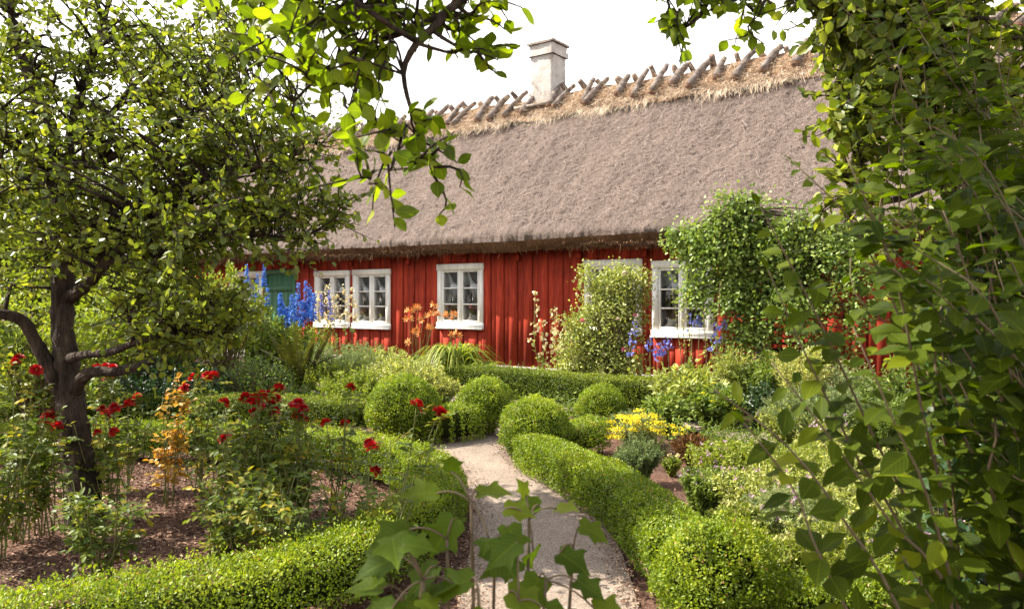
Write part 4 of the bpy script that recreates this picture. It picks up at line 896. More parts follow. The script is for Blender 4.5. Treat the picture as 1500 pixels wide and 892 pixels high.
pc(540, 14.0, 500, 90, 90, 40, .06, 'grey', 'feathery perennial below the window left of the daylilies', 667, wr=.25, tint=.5, group=GB, updir=.9)
# ferns
def fern(px, d, top, w, fronds, label, seed):
    base = B(px, d); h = zh(top, d); t = thing('fern', label, 'fern', base); g = Geo(seed); lg = Geo(seed+1); r = g.r
    for i in range(fronds):
        th = r.uniform(0, 2*math.pi); sp = w/2/F*d*r.uniform(.3, 1.1); a = base+np.array([0, 0, -.02]); c = base+np.array([math.cos(th)*sp, math.sin(th)*sp, h*r.uniform(.55, 1.02)]); m = base+np.array([math.cos(th)*sp*.35, math.sin(th)*sp*.35, h*.6])
        K = bez(a[None], m[None], c[None], 40)[0]; g.tubes(K[::5], np.linspace(.006, .002, 8), 4)
        tg_ = nrm(np.gradient(K, axis=0)); sdv = nrm(np.cross(tg_, np.array([0, 0, 1.])+.01)); ln = .12*np.sin(np.linspace(.25, 3.05, 40))**.8
        for sgn in (-1, 1): lg.leaves('blade', K[6:], sdv[6:]*sgn+tg_[6:]*.45+[0, 0, -.12], nrm(np.cross(sdv, tg_))[6:], ln[6:], .022, r.normal(.45, .15, 34))
    g.build('stem', 'cane', t, base); lg.build('fronds', 'fern', t, base); return t
fern(440, 10.9, 475, 120, 24, 'dark upright fern between two grey green perennials', 680)

# delphiniums, hollyhocks: tall flower spikes
def spike_plant(name, label, cat, px, d, spikes, fm, seed, leafmat_='mid', dense=70, pet=.03, rad=.035, base_h=.5, group=None, budtop=False):
    base = B(px, d); t = thing(name, label, cat, base, 0, group); g = Geo(seed); lg = Geo(seed+1); r = g.r
    for i, (sx, top, low) in enumerate(spikes):
        dd = d+r.uniform(-.25, .25); tip = P(sx, top, dd); lo = P(sx+r.normal(0, 1.5), low, dd); ft = base+[(tip[0]-base[0])*.5, (tip[1]-base[1])*.5, -.03]
        c, L = smoothline([ft, (ft*.6+lo*.4), lo, tip], .08); g.tubes(c, np.linspace(.008, .003, len(c)), 5)
        fg = Geo(seed+10+i); r2 = fg.r; n = dense; s = r2.random(n); p = lo*(1-s)[:, None]+tip*s[:, None]; rr = rad*(1-.65*s**1.5)
        a = r2.uniform(0, 2*math.pi, n); o_ = np.stack([np.cos(a), np.sin(a), r2.normal(.1, .25, n)], 1); p = p+o_*rr[:, None]*r2.uniform(.6, 1.1, (n, 1))
        for q in range(3): fg.leaves('oval', p, rdir(r2, n)+o_*.4, o_+rdir(r2, n)*.6, pet*(1-.4*s), pet*.9*(1-.4*s), r2.random(n))
        fg.tubes(np.stack([lo*(1-q)+tip*q for q in np.linspace(0, 1, 5)]), np.linspace(.006, .003, 5), 5, .5, 1)
        fg.build('flower_spike', [fm, 'stem'], t, base)
        m = 16; s = r.uniform(.1, 1, m); i2 = (s*(len(c)*.6)).astype(int); lg.leaves('oval', c[i2], rdir(r, m, .3), rdir(r, m, 1), .10*r.uniform(.5, 1.1, m), .07, r.normal(.45, .15, m))
    g.build('stem', 'stem', t, base); lg.build('foliage', leafmat_, t, base); return t
spike_plant('delphinium', 'deep blue delphinium with two spikes in front of the green door', 'delphinium', 372, 13.0, [(361, 388, 418), (387, 388, 420)], 'blue', 700, dense=90, group='blue delphiniums')
spike_plant('delphinium', 'blue delphinium between the two tallest spikes and the dark window', 'delphinium', 380, 12.6, [(377, 402, 440), (392, 422, 448), (368, 432, 452)], 'blue', 720, dense=80, group='blue delphiniums')
spike_plant('delphinium', 'widest clump of deep blue delphinium spikes left of the cream hollyhocks', 'delphinium', 445, 12.6, [(437, 415, 470), (448, 411, 470), (455, 418, 465), (428, 432, 472), (442, 440, 478), (410, 430, 462), (460, 430, 470), (421, 450, 478)], 'blue', 740, dense=110, rad=.05, pet=.036, group='blue delphiniums')
spike_plant('delphinium', 'pale violet delphinium among cream hollyhocks under a window', 'delphinium', 478, 12.9, [(470, 430, 462), (482, 425, 470)], 'softblue', 765, dense=70, group='blue delphiniums')
HH = 'cream hollyhocks near the cottage windows'
spike_plant('hollyhock', 'cream hollyhock in front of the pair of windows', 'hollyhock', 480, 13.2, [(468, 425, 478), (480, 418, 480), (491, 428, 478)], 'cream', 780, dense=36, pet=.06, rad=.09, group=HH)
spike_plant('hollyhock', 'tall cream hollyhock between the pair of windows', 'hollyhock', 512, 13.4, [(505, 418, 476), (517, 418, 470)], 'cream', 795, dense=26, pet=.055, rad=.08, group=HH)
spike_plant('hollyhock', 'leaning pale hollyhock on the bare red wall left of the climbing rose', 'hollyhock', 815, 12.4, [(784, 425, 500), (797, 470, 540)], 'cream', 810, leafmat_='pale', dense=18, pet=.075, rad=.06, group=HH)
spike_plant('hollyhock', 'pale hollyhock with large cream flower against the red wall beside the climbing rose', 'hollyhock', 830, 12.2, [(812, 448, 520), (826, 480, 545)], 'cream', 825, leafmat_='pale', dense=18, pet=.085, rad=.07, group=HH)
spike_plant('hollyhock', 'white hollyhock in bud with sparse flowers among grey leaves behind the box hedge', 'hollyhock', 345, 12.4, [(352, 430, 470), (362, 425, 465)], 'cream', 840, dense=26, pet=.05, rad=.08, group=HH)
SB = 'sparse soft blue delphiniums by the right window'
for i, (px_, d_, sp_) in enumerate([(935, 11.3, [(925, 498, 520), (930, 470, 500)]), (955, 10.9, [(953, 495, 515), (962, 505, 530)]), (985, 10.9, [(978, 490, 510), (968, 500, 520)]), (1050, 11.0, [(1050, 470, 505), (1045, 490, 520), (1060, 470, 482)]), (1088, 10.8, [(1087, 490, 505), (1083, 440, 470)]), (1015, 11.2, [(1022, 462, 480), (1012, 460, 486)])]):
    spike_plant('delphinium', ['soft blue delphinium beside the pink rose head at the foot of the climbing rose', 'soft blue delphinium low in front of the right window casing', 'soft blue delphinium under the sill of the window beside the climbing pear',
        'thin blue delphinium at the right edge of the window beside the pear', 'thin seedy delphinium farthest along the red wall under the pear', 'sparse delphinium in front of the panes half covered by the pear'][i], 'delphinium', px_, d_, sp_, 'softblue', 850+i*14, leafmat_='pale', dense=13, pet=.045, rad=.06, group=SB)
# thin seed stalks by the right window
g = Geo(940); r = g.r
base = B(1040, 10.9)
for i, (a_, t_py) in enumerate([(1030, 455), (1055, 415), (1070, 420), (1085, 440), (1093, 430), (1005, 430), (985, 425), (1000, 470)]):
    tip = P(a_, t_py, 10.9+r.uniform(-.2, .2)); ft = np.array([base[0]*.4+tip[0]*.6, tip[1], -.02]); c, L = smoothline([ft, (ft+tip)/2+r.normal(0, .03, 3), tip], .08); g.tubes(c, np.linspace(.008, .004, len(c)), 5, .5, 0)
    n = 40; i2 = r.integers(len(c)//2, len(c), n); g.leaves('quad', c[i2]+r.normal(0, .012, (n, 3)), rdir(r, n, .5), rdir(r, n), .04, .018, r.random(n), 1)
one(g, 'seed_stalks', ['cane', 'pale'], 'clump of tall thin brown seed stalks crossing the window half covered by the pear', 'seed stalks', base)

# daylilies
def daylily(px, d, label, seed, blades, w, top, flowers):
    base = B(px, d); t = thing('daylily', label, 'daylily', base, 0, 'daylilies by the cottage wall'); g = Geo(seed); r = g.r; sp = w/2/F*d; h = zh(top, d)
    k = 8
    for i in range(blades):
        th = r.uniform(0, 2*math.pi); s = sp*r.uniform(.3, 1.1); hh = h*r.uniform(.6, 1.0); b0 = base+np.array([math.cos(th)*.06, math.sin(th)*.06, -.02]); m = base+np.array([math.cos(th)*s*.35, math.sin(th)*s*.35, hh*1.25]); c = base+np.array([math.cos(th)*s, math.sin(th)*s, hh*.45])
        K = bez(b0[None], m[None], c[None], k)[0]; sd_ = np.array([-math.sin(th), math.cos(th), 0]); w_ = .019*np.sin(np.linspace(.7, 3.1, k))[:, None]
        g.grid(np.stack([K-sd_*w_, K+sd_*w_], 1), k, 2, r.random())
    g.build('foliage', 'lime' if seed % 2 else 'mid', t, base)
    sg = Geo(seed+1)
    for i, (fx, fy) in enumerate(flowers):
        p = P(fx, fy, d+r.uniform(-.15, .15)); ft = base+np.array([r.normal(0, .05), r.normal(0, .05), -.02]); c, L = smoothline([ft, (ft+p)/2+np.array([0, 0, .1]), p], .1); sg.tubes(c, np.linspace(.006, .004, len(c)), 4)
        fg = Geo(seed+10+i); r2 = fg.r
        for q in range(2 if i % 3 else 3):
            ax = nrm(np.array([r2.normal(0, .8), -.7+r2.normal(0, .4), .35])[None])[0]; o_ = p+r2.normal(0, .03, 3)
            a = np.arange(6)*math.pi/3; s1 = nrm(np.cross(ax, [0, 0, 1.])[None])[0]; s2 = np.cross(ax, s1); rd_ = np.cos(a)[:, None]*s1+np.sin(a)[:, None]*s2
            fg.leaves('oval', o_+ax*.01+rd_*.008, ax*.55+rd_, ax-rd_*.3, .068, .030, r2.uniform(.3, 1, 6)); fg.leaves('oval', np.repeat(o_[None]-ax*.05, 4, 0), ax+rd_[:4]*.25, rd_[:4], .075, .02, r2.random(4))
        fg.build('flower', 'orange', t, base)
    sg.build('stem', 'stem', t, base)
daylily(612, 13.4, 'tall orange daylily in flower against the red wall, left of the middle window', 960, 110, 80, 505, [(603, 455), (612, 452), (620, 468), (628, 462), (636, 450), (606, 480), (616, 490), (626, 480), (634, 474), (598, 468), (595, 500), (640, 462)])
daylily(668, 12.9, 'strap leaved daylily below the middle window with a few orange flowers', 975, 300, 150, 478, [(655, 462), (660, 490), (672, 488), (664, 464)])
daylily(706, 12.7, 'green grassy daylily right of the middle window without flowers', 991, 200, 90, 512, [])

# low plants at the wall foot
pc(760, 12.9, 535, 70, 60, 30, .06, 'pale', 'low pale leafy plant at the wall foot behind the box hedge', 1000, wr=.6, group=GB)
pc(805, 12.2, 540, 60, 50, 30, .07, 'pale', 'pale leaved low plant below the hollyhocks', 1003, wr=.6, tint=.6, group=GB)
pc(700, 13.2, 540, 60, 50, 30, .05, 'mid', 'small green plant in front of the grassy daylily', 1006, wr=.5, group=GB)

# climbing rose in front of a window
def cl_rose():
    base = B(893, 12.3); t = thing('climbing_rose', 'tall climbing rose bush in front of a white window', 'rose bush', base); g = Geo(1020); lg = Geo(1021); r = g.r
    vol = [e(900, 425, 12.3, 38, 36, .35, 90), e(882, 480, 12.2, 48, 50, .4, 130), e(890, 540, 12.1, 56, 48, .4, 130), e(850, 525, 12.0, 36, 42, .3, 60), e(838, 556, 11.9, 30, 16, .2, 18), e(945, 430, 12.2, 12, 30, .15, 8), e(862, 410, 12.3, 14, 26, .2, 10), e(925, 405, 12.3, 22, 20, .2, 14), e(840, 478, 12.2, 18, 25, .2, 12), e(935, 470, 12.2, 10, 40, .2, 12)]
    C = np.vstack([np.array(c)+rdir(r, n)*r.random((n, 1))**.4*np.array(q) for c, q, n in vol]); n = len(C)
    b0 = base+np.stack([r.normal(0, .15, n), r.normal(0, .1, n), np.full(n, -.02)], 1); md = np.stack([base[0]*.6+C[:, 0]*.4, C[:, 1], C[:, 2]*.75], 1)
    g.tubes(bez(b0, md, C, 7), np.linspace(.012, .003, 7)[None], 4); g.build('branches', 'cane', t, base)
    per = 34; k = n*per; pos = C.repeat(per, 0)+r.normal(0, .085, (k, 3)); lg.leaves('oval', pos, rdir(r, k), rdir(r, k, 1)+[-.3, -.3, 0], .05*r.uniform(.6, 1.1, k), .034, np.clip(.45+r.normal(0, .15, n).repeat(per)+r.normal(0, .18, k), 0, 1)); lg.build('foliage', 'pale', t, base)
    for i, (fx, fy, m_) in enumerate([(930, 463, 'pink'), (1228-314, 512, 'pink'), (862, 375+60, 'white'), (905, 468, 'white'), (868, 556, 'white'), (915, 400, 'white'), (853, 470, 'pink'), (885, 520, 'white')]):
        bloom(t, P(fx, fy, 11.85), base, .05, m_, 1030+i)
_bl = {}
def bloom(parent, p, origin, rad, mat, seed, var=None):
    """double rose: layered petals; mesh shared per variant"""
    key = (mat, seed % 4)
    if key not in _bl:
        g = Geo(seed); r = g.r
        for lay, (n, tilt, rr, L) in enumerate([(7, -.15, .35, .85), (8, .25, .28, .8), (7, .7, .2, .7), (6, 1.2, .12, .6), (5, 2.2, .05, .5)]):
            a = np.arange(n)*2*math.pi/n+lay*.5+r.normal(0, .15, n); rd_ = np.stack([np.cos(a), np.sin(a), np.zeros(n)], 1)
            d = rd_+np.array([0, 0, tilt])+r.normal(0, .12, (n, 3)); g.leaves('oval', rd_*rr*.5+[0, 0, .08*lay], d, np.array([0, 0, 1.])-rd_*tilt*.6+r.normal(0, .15, (n, 3)), L, .72, r.normal(.45-.05*lay, .22, n))
        n = 4; g.leaves('blade', np.zeros((n, 3)), rdir(r, n, -.4), rdir(r, n), .6, .18, .4, 1)
        o = g.build('bloom', [mat, 'rose_leaf'], parent); _bl[key] = o.data
    else:
        o = bpy.data.objects.new('bloom', _bl[key]); COL.objects.link(o); o.parent = parent
    rr_ = random.Random(seed*7+3)
    o.location = tuple(np.asarray(p)-np.asarray(origin)); o.scale = (rad*1.0,)*3; o.rotation_euler = (rr_.uniform(-.1, .7), rr_.uniform(-.5, .5), rr_.uniform(0, 6)); return o
cl_rose()

# climbing pear on the wall at the right
def pear():
    base = B(1110, 11.2); t = thing('climbing_pear', 'leafy espaliered pear covering the red wall and part of the thatch edge', 'climbing tree', base); g = Geo(1060); lg = Geo(1061); r = g.r
    trunk = [B(1115, 11.5, -.05), P(1112, 500, 11.5), P(1108, 420, 11.4), P(1100, 350, 11.3), P(1095, 300, 11.1)]; c, L = smoothline(trunk, .1); g.tubes(c, np.linspace(.07, .03, len(c)), 8)
    vol = [e(1070, 350, 11.0, 62, 50, .3, 110), e(1130, 380, 10.9, 70, 70, .3, 120), e(1040, 400, 11.2, 55, 60, .25, 80), e(1015, 360, 11.3, 30, 34, .2, 28), e(1190, 370, 10.6, 70, 70, .3, 90), e(1090, 445, 11.0, 60, 42, .25, 70), e(1170, 455, 10.6, 60, 40, .25, 50), e(1100, 300, 10.9, 55, 20, .2, 26), e(1250, 400, 10.3, 60, 90, .3, 80), e(985, 350, 11.3, 18, 8, .1, 5), e(1008, 340, 11.2, 20, 12, .1, 6), e(1120, 490, 10.9, 60, 18, .2, 18), e(1210, 510, 10.4, 60, 25, .2, 24), e(1090, 500, 11.1, 40, 26, .2, 22)]
    C = np.vstack([np.array(q)+rdir(r, n)*r.random((n, 1))**.4*np.array(w) for q, w, n in vol]); n = len(C)
    j = np.linalg.norm(C[:, None]-c[None], axis=2).argmin(1); g.tubes(bez(c[j], (c[j]+C)/2+[0, -.05, .08], C, 6), np.linspace(.014, .003, 6)[None], 4); g.build('trunk', 'bark', t, base)
    per = 26; k = n*per; pos = C.repeat(per, 0)+r.normal(0, .085, (k, 3)); lg.leaves('oval', pos, rdir(r, k, -.2)+[-.3, -.2, 0], rdir(r, k, .9)+[-.4, -.2, 0], .062*r.uniform(.6, 1.1, k), .045, np.clip(.42+r.normal(0, .12, n).repeat(per)+r.normal(0, .18, k), 0, 1)); lg.build('crown', 'pear', t, base)
pear()

# right hand border
GR = 'herbs and perennials in the border right of the path'
pc(1010, 9.8, 530, 120, 130, 36, .085, 'pale', 'broad leaved green perennial below the right window', 1100, wr=.5, tint=.5, group=GR, updir=.3)
pc(1050, 9.2, 560, 90, 90, 34, .08, 'mid', 'leafy perennial with scattered small yellow flowers beside the red wall', 1103, wr=.5, tint=.55, group=GR, flowers=('dot', 'yellow', 14))
pc(975, 9.0, 575, 70, 70, 34, .07, 'mid', 'fresh green leafy clump behind the yellow flowers', 1106, wr=.5, tint=.6, group=GR)
pc(928, 8.4, 600, 95, 200, 60, .03, 'grey', 'feathery blue green foliage with a crown of yellow flower heads', 1109, name='tansy', cat='tansy', wr=.18, tint=.35, group=GR, flowers=('top', 'yellow', 0))
def yellow_heads():
    base = B(952, 7.9); t = thing('achillea', 'tall yellow flat headed achillea above the path hedge', 'achillea', base); g = Geo(1120); lg = Geo(1121); r = g.r
    pts = [(x_, 598+16*abs(x_-935)/40+r.uniform(0, 30)) for x_ in r.uniform(890, 976, 44)]; i = 0
    for fx, fy in pts:
        p = P(fx, fy, 7.9+r.uniform(-.3, .3)); ft = base+np.array([r.normal(0, .12), r.normal(0, .1), -.02]); c = bez(ft[None], ((ft+p)/2)[None]+[0, 0, .1], p[None], 6); g.tubes(c, np.full((1, 6), .003), 4)
        fg = Geo(1130+i); i += 1; n = 44; q = p+np.stack([r.normal(0, .036, n), r.normal(0, .036, n), r.normal(0, .006, n)], 1); fg.leaves('quad', q, rdir(r, n, .3), rdir(r, n, 2), .02, .018, r.random(n)); fg.build('flower_head', 'yellow', t, base)
        m = 26; s = r.random(m)*.95; pp = c[0][(s*5).astype(int)]+r.normal(0, .05, (m, 3)); lg.leaves('blade', pp, rdir(r, m, .6), rdir(r, m), .07, .007, r.normal(.5, .2, m))
    g.build('stem', 'stem', t, base); lg.build('foliage', 'grey', t, base)
yellow_heads()
def yellow_small():
    base = B(1000, 7.6); t = thing('achillea', 'smaller yellow flowered achillea right of the tall one', 'achillea', base); g = Geo(1180); r = g.r
    for i, (fx, fy) in enumerate([(980, 623), (988, 626), (996, 629), (1004, 626), (990, 634), (1000, 636)]):
        p = P(fx, fy, 7.6+r.uniform(-.1, .1)); ft = base+np.array([r.normal(0, .05), r.normal(0, .05), -.02]); g.tubes(bez(ft[None], ((ft+p)/2)[None]+[0, 0, .08], p[None], 6), np.full((1, 6), .003), 4)
        fg = Geo(1190+i); n = 30; q = p+np.stack([r.normal(0, .026, n), r.normal(0, .026, n), r.normal(0, .006, n)], 1); fg.leaves('quad', q, rdir(r, n, .3), rdir(r, n, 2), .02, .018, r.random(n)); fg.build('flower_head', 'yellow', t, base)
    g.build('stem', 'stem', t, base); lg = Geo(1200); m = 220; pp = base+np.stack([r.normal(0, .12, m), r.normal(0, .1, m), r.uniform(.02, .4, m)], 1); lg.leaves('oval', pp, rdir(r, m, .5), rdir(r, m, 1), .05, .02, r.normal(.5, .2, m)); lg.build('foliage', 'mid', t, base)
yellow_small()
pc(935, 6.6, 640, 75, 130, 70, .028, 'grey', 'blue green rue like foliage leaning on the path hedge', 1210, wr=.3, tint=.25, group=GR)
pc(1015, 7.3, 640, 60, 110, 26, .07, 'drystem', 'reddish brown dry stems of a cut back perennial', 1213, wr=.12, tint=.4, group=GR, updir=1.2, stemmat='cane')
pc(985, 6.9, 665, 30, 40, 24, .03, 'lime', 'little yellow green plant with a cream flower beside bare soil', 1216, wr=.5, group=GR, flowers=('top', 'cream', 2))
pc(1175, 9.3, 505, 95, 90, 90, .045, 'pale', 'tall silvery sage with upright spires before the red wall', 1219, name='sage', cat='sage', wr=.3, tint=.75, group=GR, updir=.8, flat=.2, flowers=('dot', 'lime_umbel', 40))
pc(1075, 10.6, 500, 80, 90, 44, .055, 'pale', 'tall pale perennial at the foot of the climbing pear trunk', 1470, wr=.35, tint=.5, group=GR, updir=.8)
pc(1120, 10.3, 512, 90, 110, 44, .055, 'mid', 'green leafy perennial hiding the pear trunk from the right', 1473, wr=.45, tint=.55, group=GR)
pc(1235, 9.4, 525, 120, 120, 46, .05, 'grey', 'grey green perennial along the wall right of the silvery sage', 1476, wr=.3, tint=.55, group=GR, updir=.7)
pc(1330, 8.6, 520, 150, 130, 46, .055, 'mid', 'green perennial against the wall behind the near shrub', 1479, wr=.4, tint=.4, group=GR)
pc(1160, 8.0, 585, 110, 120, 50, .045, 'pale', 'pale leafy perennial between the silvery sage and the herb patch', 1482, wr=.35, tint=.45, group=GR, updir=.6)
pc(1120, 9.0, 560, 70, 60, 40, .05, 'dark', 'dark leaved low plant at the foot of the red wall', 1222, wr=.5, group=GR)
pc(1200, 8.0, 560, 180, 260, 70, .04, 'grey', 'fine leaved grey green mound behind the herb patch', 1225, wr=.2, tint=.45, group=GR, flowers=('dot', 'mauve', 20))
pc(1300, 7.6, 575, 130, 150, 50, .045, 'mid', 'green mound half hidden by the near leafy shrub', 1228, wr=.35, tint=.4, group=GR)
pc(1210, 6.4, 605, 90, 100, 40, .04, 'pale', 'pale herb with mauve flower spires', 1231, wr=.3, tint=.5, group=GR, flowers=('top', 'mauve', 24))
LB = [(1075, 6.3, 652, 130), (1045, 5.6, 690, 90), (1120, 5.4, 690, 150), (1190, 5.8, 655, 160), (1270, 5.4, 665, 170), (1170, 4.7, 720, 150), (1090, 4.7, 745, 90), (1280, 4.6, 715, 190), (1230, 4.1, 770, 170), (1370, 4.8, 700, 180), (1340, 4.1, 760, 180), (1150, 4.15, 795, 100)]
LBL = ['airy green herb nearest the brown dry stems', 'low green herb beside the bare strip of soil', 'green herb patch with tiny mauve flowers in the middle of the right border', 'pale lime flowered herb behind the middle patch', 'lime flowered herb under the tips of the near shrub',
       'light green feathery herb right of the hedge end', 'soft herb above the big front ball', 'lime umbel herb between stems of the near shrub', 'feathery herb above the low front hedge', 'herb in the shade at the far right of the border', 'shaded herb right of the low hedge end', 'small feathery herb touching the front ball']
for i, (px_, d_, top_, w_) in enumerate(LB):
    m_ = ['lime', 'mid', 'pale', 'lime', 'pale', 'grey', 'lime', 'pale', 'lime', 'mid', 'mid', 'lime'][i]
    pc(px_, d_, top_-6, w_*1.1, 230, 44, .032, m_, LBL[i], 1240+i*3, name='herb', cat='herb', wr=[.5, .5, .45, .4, .4, .22, .4, .4, .2, .4, .4, .2][i], tint=.6, group=GR, flat=.2, spread0=.6, flowers=('dot', ['mauve', 'mauve', 'mauve', 'lime_umbel', 'lime_umbel', 'mauve', 'lime_umbel', 'lime_umbel', 'lime_umbel', 'mauve', 'mauve', 'lime_umbel'][i], 26))
def marigold(px, py, d, label, seed, n=6):
    base = B(px, d); t = thing('marigold', label, 'marigold', base, 0, 'orange and yellow marigolds in the right border'); g = Geo(seed); lg = Geo(seed+1); r = g.r
    for i in range(n):
        p = P(px+r.normal(0, 14), py+r.normal(0, 14), d+r.uniform(-.1, .1)); ft = base+np.array([r.normal(0, .04), r.normal(0, .04), -.02]); K = bez(ft[None], ((ft+p)/2)[None]+[0, 0, .08], p[None], 6); g.tubes(K, np.full((1, 6), .003), 4)
        fg = Geo(seed+10+i); a = np.arange(12)*math.pi/6; rd_ = np.stack([np.cos(a), np.sin(a), np.full(12, .2)], 1); fg.leaves('oval', p+rd_*.003, rd_, np.array([[0, 0, 1.]]).repeat(12, 0), .028, .012, r.random(12)); fg.build('flower', 'yellow' if i % 2 else 'orange', t, base)
        m = 16; lg.leaves('oval', K[0][r.integers(0, 6, m)]+r.normal(0, .02, (m, 3)), rdir(r, m, .4), rdir(r, m, 1), .06, .02, r.normal(.5, .2, m))
    g.build('stem', 'stem', t, base); lg.build('foliage', 'mid', t, base)
marigold(1325, 690, 4.4, 'orange marigold glowing behind the dark shrub stems', 1300)
marigold(1355, 715, 4.3, 'yellow marigold cluster just behind the near shrub', 1320)
marigold(1355, 655, 4.9, 'small orange marigold higher up behind the near shrub', 1340, 4)
# ground cover between the clumps
g = Geo(1360); r = g.r; n = 60000
x = r.uniform(1.0, 6, n); y = r.uniform(3.6, 9.5, n); z = np.abs(r.normal(0, .06, n))
m = (x > .9+(y-3.6)*.0) & (x/y*F+CX > 1035+ (y-4.5)*-2); x, y, z = x[m], y[m], z[m]; n = len(x)
g.leaves('oval', np.stack([x, y, z], 1), rdir(r, n, .8), rdir(r, n, 1), r.uniform(.02, .05, n), r.uniform(.008, .02, n), r.normal(.5, .2, n))
o = g.build('ground_cover', 'mid'); tag(o, 'low green ground cover between the herbs', 'ground cover', kind='stuff')
g = Geo(1365); r = g.r; n = 60000
x = r.uniform(-9, 1.2, n); y = r.uniform(9.5, 16.5, n); px_ = x/y*F+CX; yy_ = HY+EYE*F/y
m = ~((yy_ > 577) & (yy_ < 598) & (px_ > 555)); x, y = x[m], y[m]; n = len(x); z = np.abs(r.normal(0, .10, n))
g.leaves('oval', np.stack([x, y, z], 1), rdir(r, n, .8), rdir(r, n, 1), r.uniform(.03, .08, n), r.uniform(.012, .03, n), r.normal(.5, .2, n))
o = g.build('border_undergrowth', 'mid'); tag(o, 'low green undergrowth of the border before the cottage', 'undergrowth', kind='stuff')

# ------------------------------------------------------------------ red roses in the bed
def rose(px, d, blooms, label, seed, leafy=1.0, mat='rose_leaf', low=None, extra=3, brad=.048, cr='crimson', leafL=.05, cat='rose bush', spr=1.0):
    base = B(px, d); t = thing('rose_bush', label, cat, base, 0, 'red roses in the bed under the apple tree' if cr == 'crimson' else None); g = Geo(seed); lg = Geo(seed+1); r = g.r
    tips = [P(bx, by, d+r.uniform(-.12, .12)) for bx, by in blooms]; nb = len(tips)
    ztop = max([p[2] for p in tips], default=.7)
    for i in range(int(extra*leafy)+2):
        th = r.uniform(0, 2*math.pi); s = r.uniform(.1, .32)*spr; tips.append(base+np.array([math.cos(th)*s, math.sin(th)*s, ztop*r.uniform(.45, .92) if low is None else low*r.uniform(.6, 1)]))
    for i, p in enumerate(tips):
        ft = base+np.array([r.normal(0, .04), r.normal(0, .04), -.02]); m_ = ft*.45+p*.55+np.array([r.normal(0, .03), r.normal(0, .03), .06]); K = bez(ft[None], m_[None], p[None], 12); g.tubes(K[:, ::1], np.linspace(.0055, .0025, 12)[None], 5)
        K = K[0]; ns = int(9*leafy*max(.5, p[2]))+3
        for q in range(ns):
            s = r.uniform(.22, .97); a = K[int(s*11)]+(K[min(11, int(s*11)+1)]-K[int(s*11)])*(s*11 % 1); ax = rdir(r, 1, .15)[0]; L = .11*r.uniform(.6, 1.15)
            st = a+ax*L*np.linspace(0, 1, 3)[:, None]; g.tubes(st, np.full(3, .0015), 3)
            sdv = nrm(np.cross(ax, [0, 0, 1.])[None])[0]; tn_ = np.clip(r.normal(.45, .22), 0, 1)
            P5 = np.array([a+ax*L*.5, a+ax*L*.5, a+ax*L*.8, a+ax*L*.8, a+ax*L]); D5 = np.array([sdv+ax*.3, -sdv+ax*.3, sdv+ax*.6, -sdv+ax*.6, ax]); D5[:, 2] -= .2
            lg.leaves('oval', P5, D5, np.array([[0, 0, 1.]]).repeat(5, 0)+r.normal(0, .35, (5, 3)), leafL*r.uniform(.75, 1.15, 5), leafL*.66, tn_+r.normal(0, .08, 5))
    g.build('stem', 'stem', t, base); lg.build('foliage', mat, t, base)
    for i in range(nb): bloom(t, tips[i]+[0, 0, .0], base, brad*r.uniform(.85, 1.2), cr, seed+i)
    return t
rose(30, 5.0, [(27, 526), (53, 542), (22, 531)], 'rose bush with red blooms high at the left edge', 2000, 1.3)
rose(-10, 4.7, [], 'leafy rose bush with yellowing leaves cut off by the left edge', 2010, 1.6, low=1.0, extra=7)
rose(70, 5.2, [(72, 608), (62, 620), (77, 628), (84, 625), (70, 613)], 'rose bush with a red cluster just left of the apple trunk', 2020, 1.2)
rose(152, 6.3, [(142, 540), (155, 537), (158, 555), (165, 540), (148, 543)], 'rose bush with red blooms level with the lowest bough right of the trunk', 2030, 1.2)
rose(165, 5.6, [(150, 600), (168, 598), (143, 634), (167, 633), (156, 606)], 'rose bush with four red blooms touching the apple trunk on its right', 2040, 1.0)
rose(188, 6.4, [(190, 590), (201, 581), (186, 594)], 'thin rose bush with two red heads between the trunk and the golden bush', 2050, .8)
rose(243, 5.9, [], 'rose bush with golden orange leaves and no blooms', 2060, 1.6, mat='gold_leaf', extra=3, low=1.0, spr=.5)
rose(295, 6.2, [(283, 553), (304, 551), (313, 550), (271, 567), (268, 572)], 'rose bush with red blooms just right of the golden one', 2070, 1.1)
rose(335, 5.8, [(328, 590), (328, 643), (332, 640)], 'rose bush with one bloom above the hedge line and one low', 2080, 1.5)
rose(378, 5.0, [(375, 585), (383, 580), (372, 604), (360, 583), (378, 592), (368, 588)], 'rose bush with the densest red cluster, left part, in the bed centre', 2090, 1.5, extra=5)
rose(410, 5.3, [(395, 578), (408, 570), (400, 603), (390, 598), (396, 590), (404, 584)], 'rose bush with the tallest red cluster in the middle of the bed', 2100, 1.6, extra=5)
rose(440, 5.0, [(432, 596), (440, 603), (443, 615), (437, 592), (446, 600), (436, 608)], 'rose bush with dark and bright red blooms right of the dense cluster', 2110, 1.3, extra=4)
rose(500, 5.7, [(513, 568), (505, 620), (477, 620)], 'loose rose bush with separate red blooms before the curved hedge', 2120, 1.0)
rose(537, 4.6, [(541, 650), (545, 655), (549, 690)], 'rose bush with a single dark red double bloom near the hedge bend', 2130, .9, extra=2)
rose(560, 4.35, [(610, 594), (647, 607), (643, 604)], 'thin arching rose cane reaching over the hedge to the path', 2140, .7, extra=0)
rose(150, 4.3, [], 'low leafy rose bush without blooms in front of the apple trunk', 2150, 1.6, low=.55, extra=8, leafL=.045)
rose(330, 4.5, [], 'low spreading rose bush without blooms in the bed centre', 2170, 1.7, low=.6, extra=8, leafL=.045)
rose(410, 4.35, [], 'leafy rose bush below the dense red cluster', 2180, 1.7, low=.55, extra=8, leafL=.045)
rose(380, 5.8, [], 'leafy rose bush behind the dense red cluster', 2200, 1.5, low=.7, extra=7)
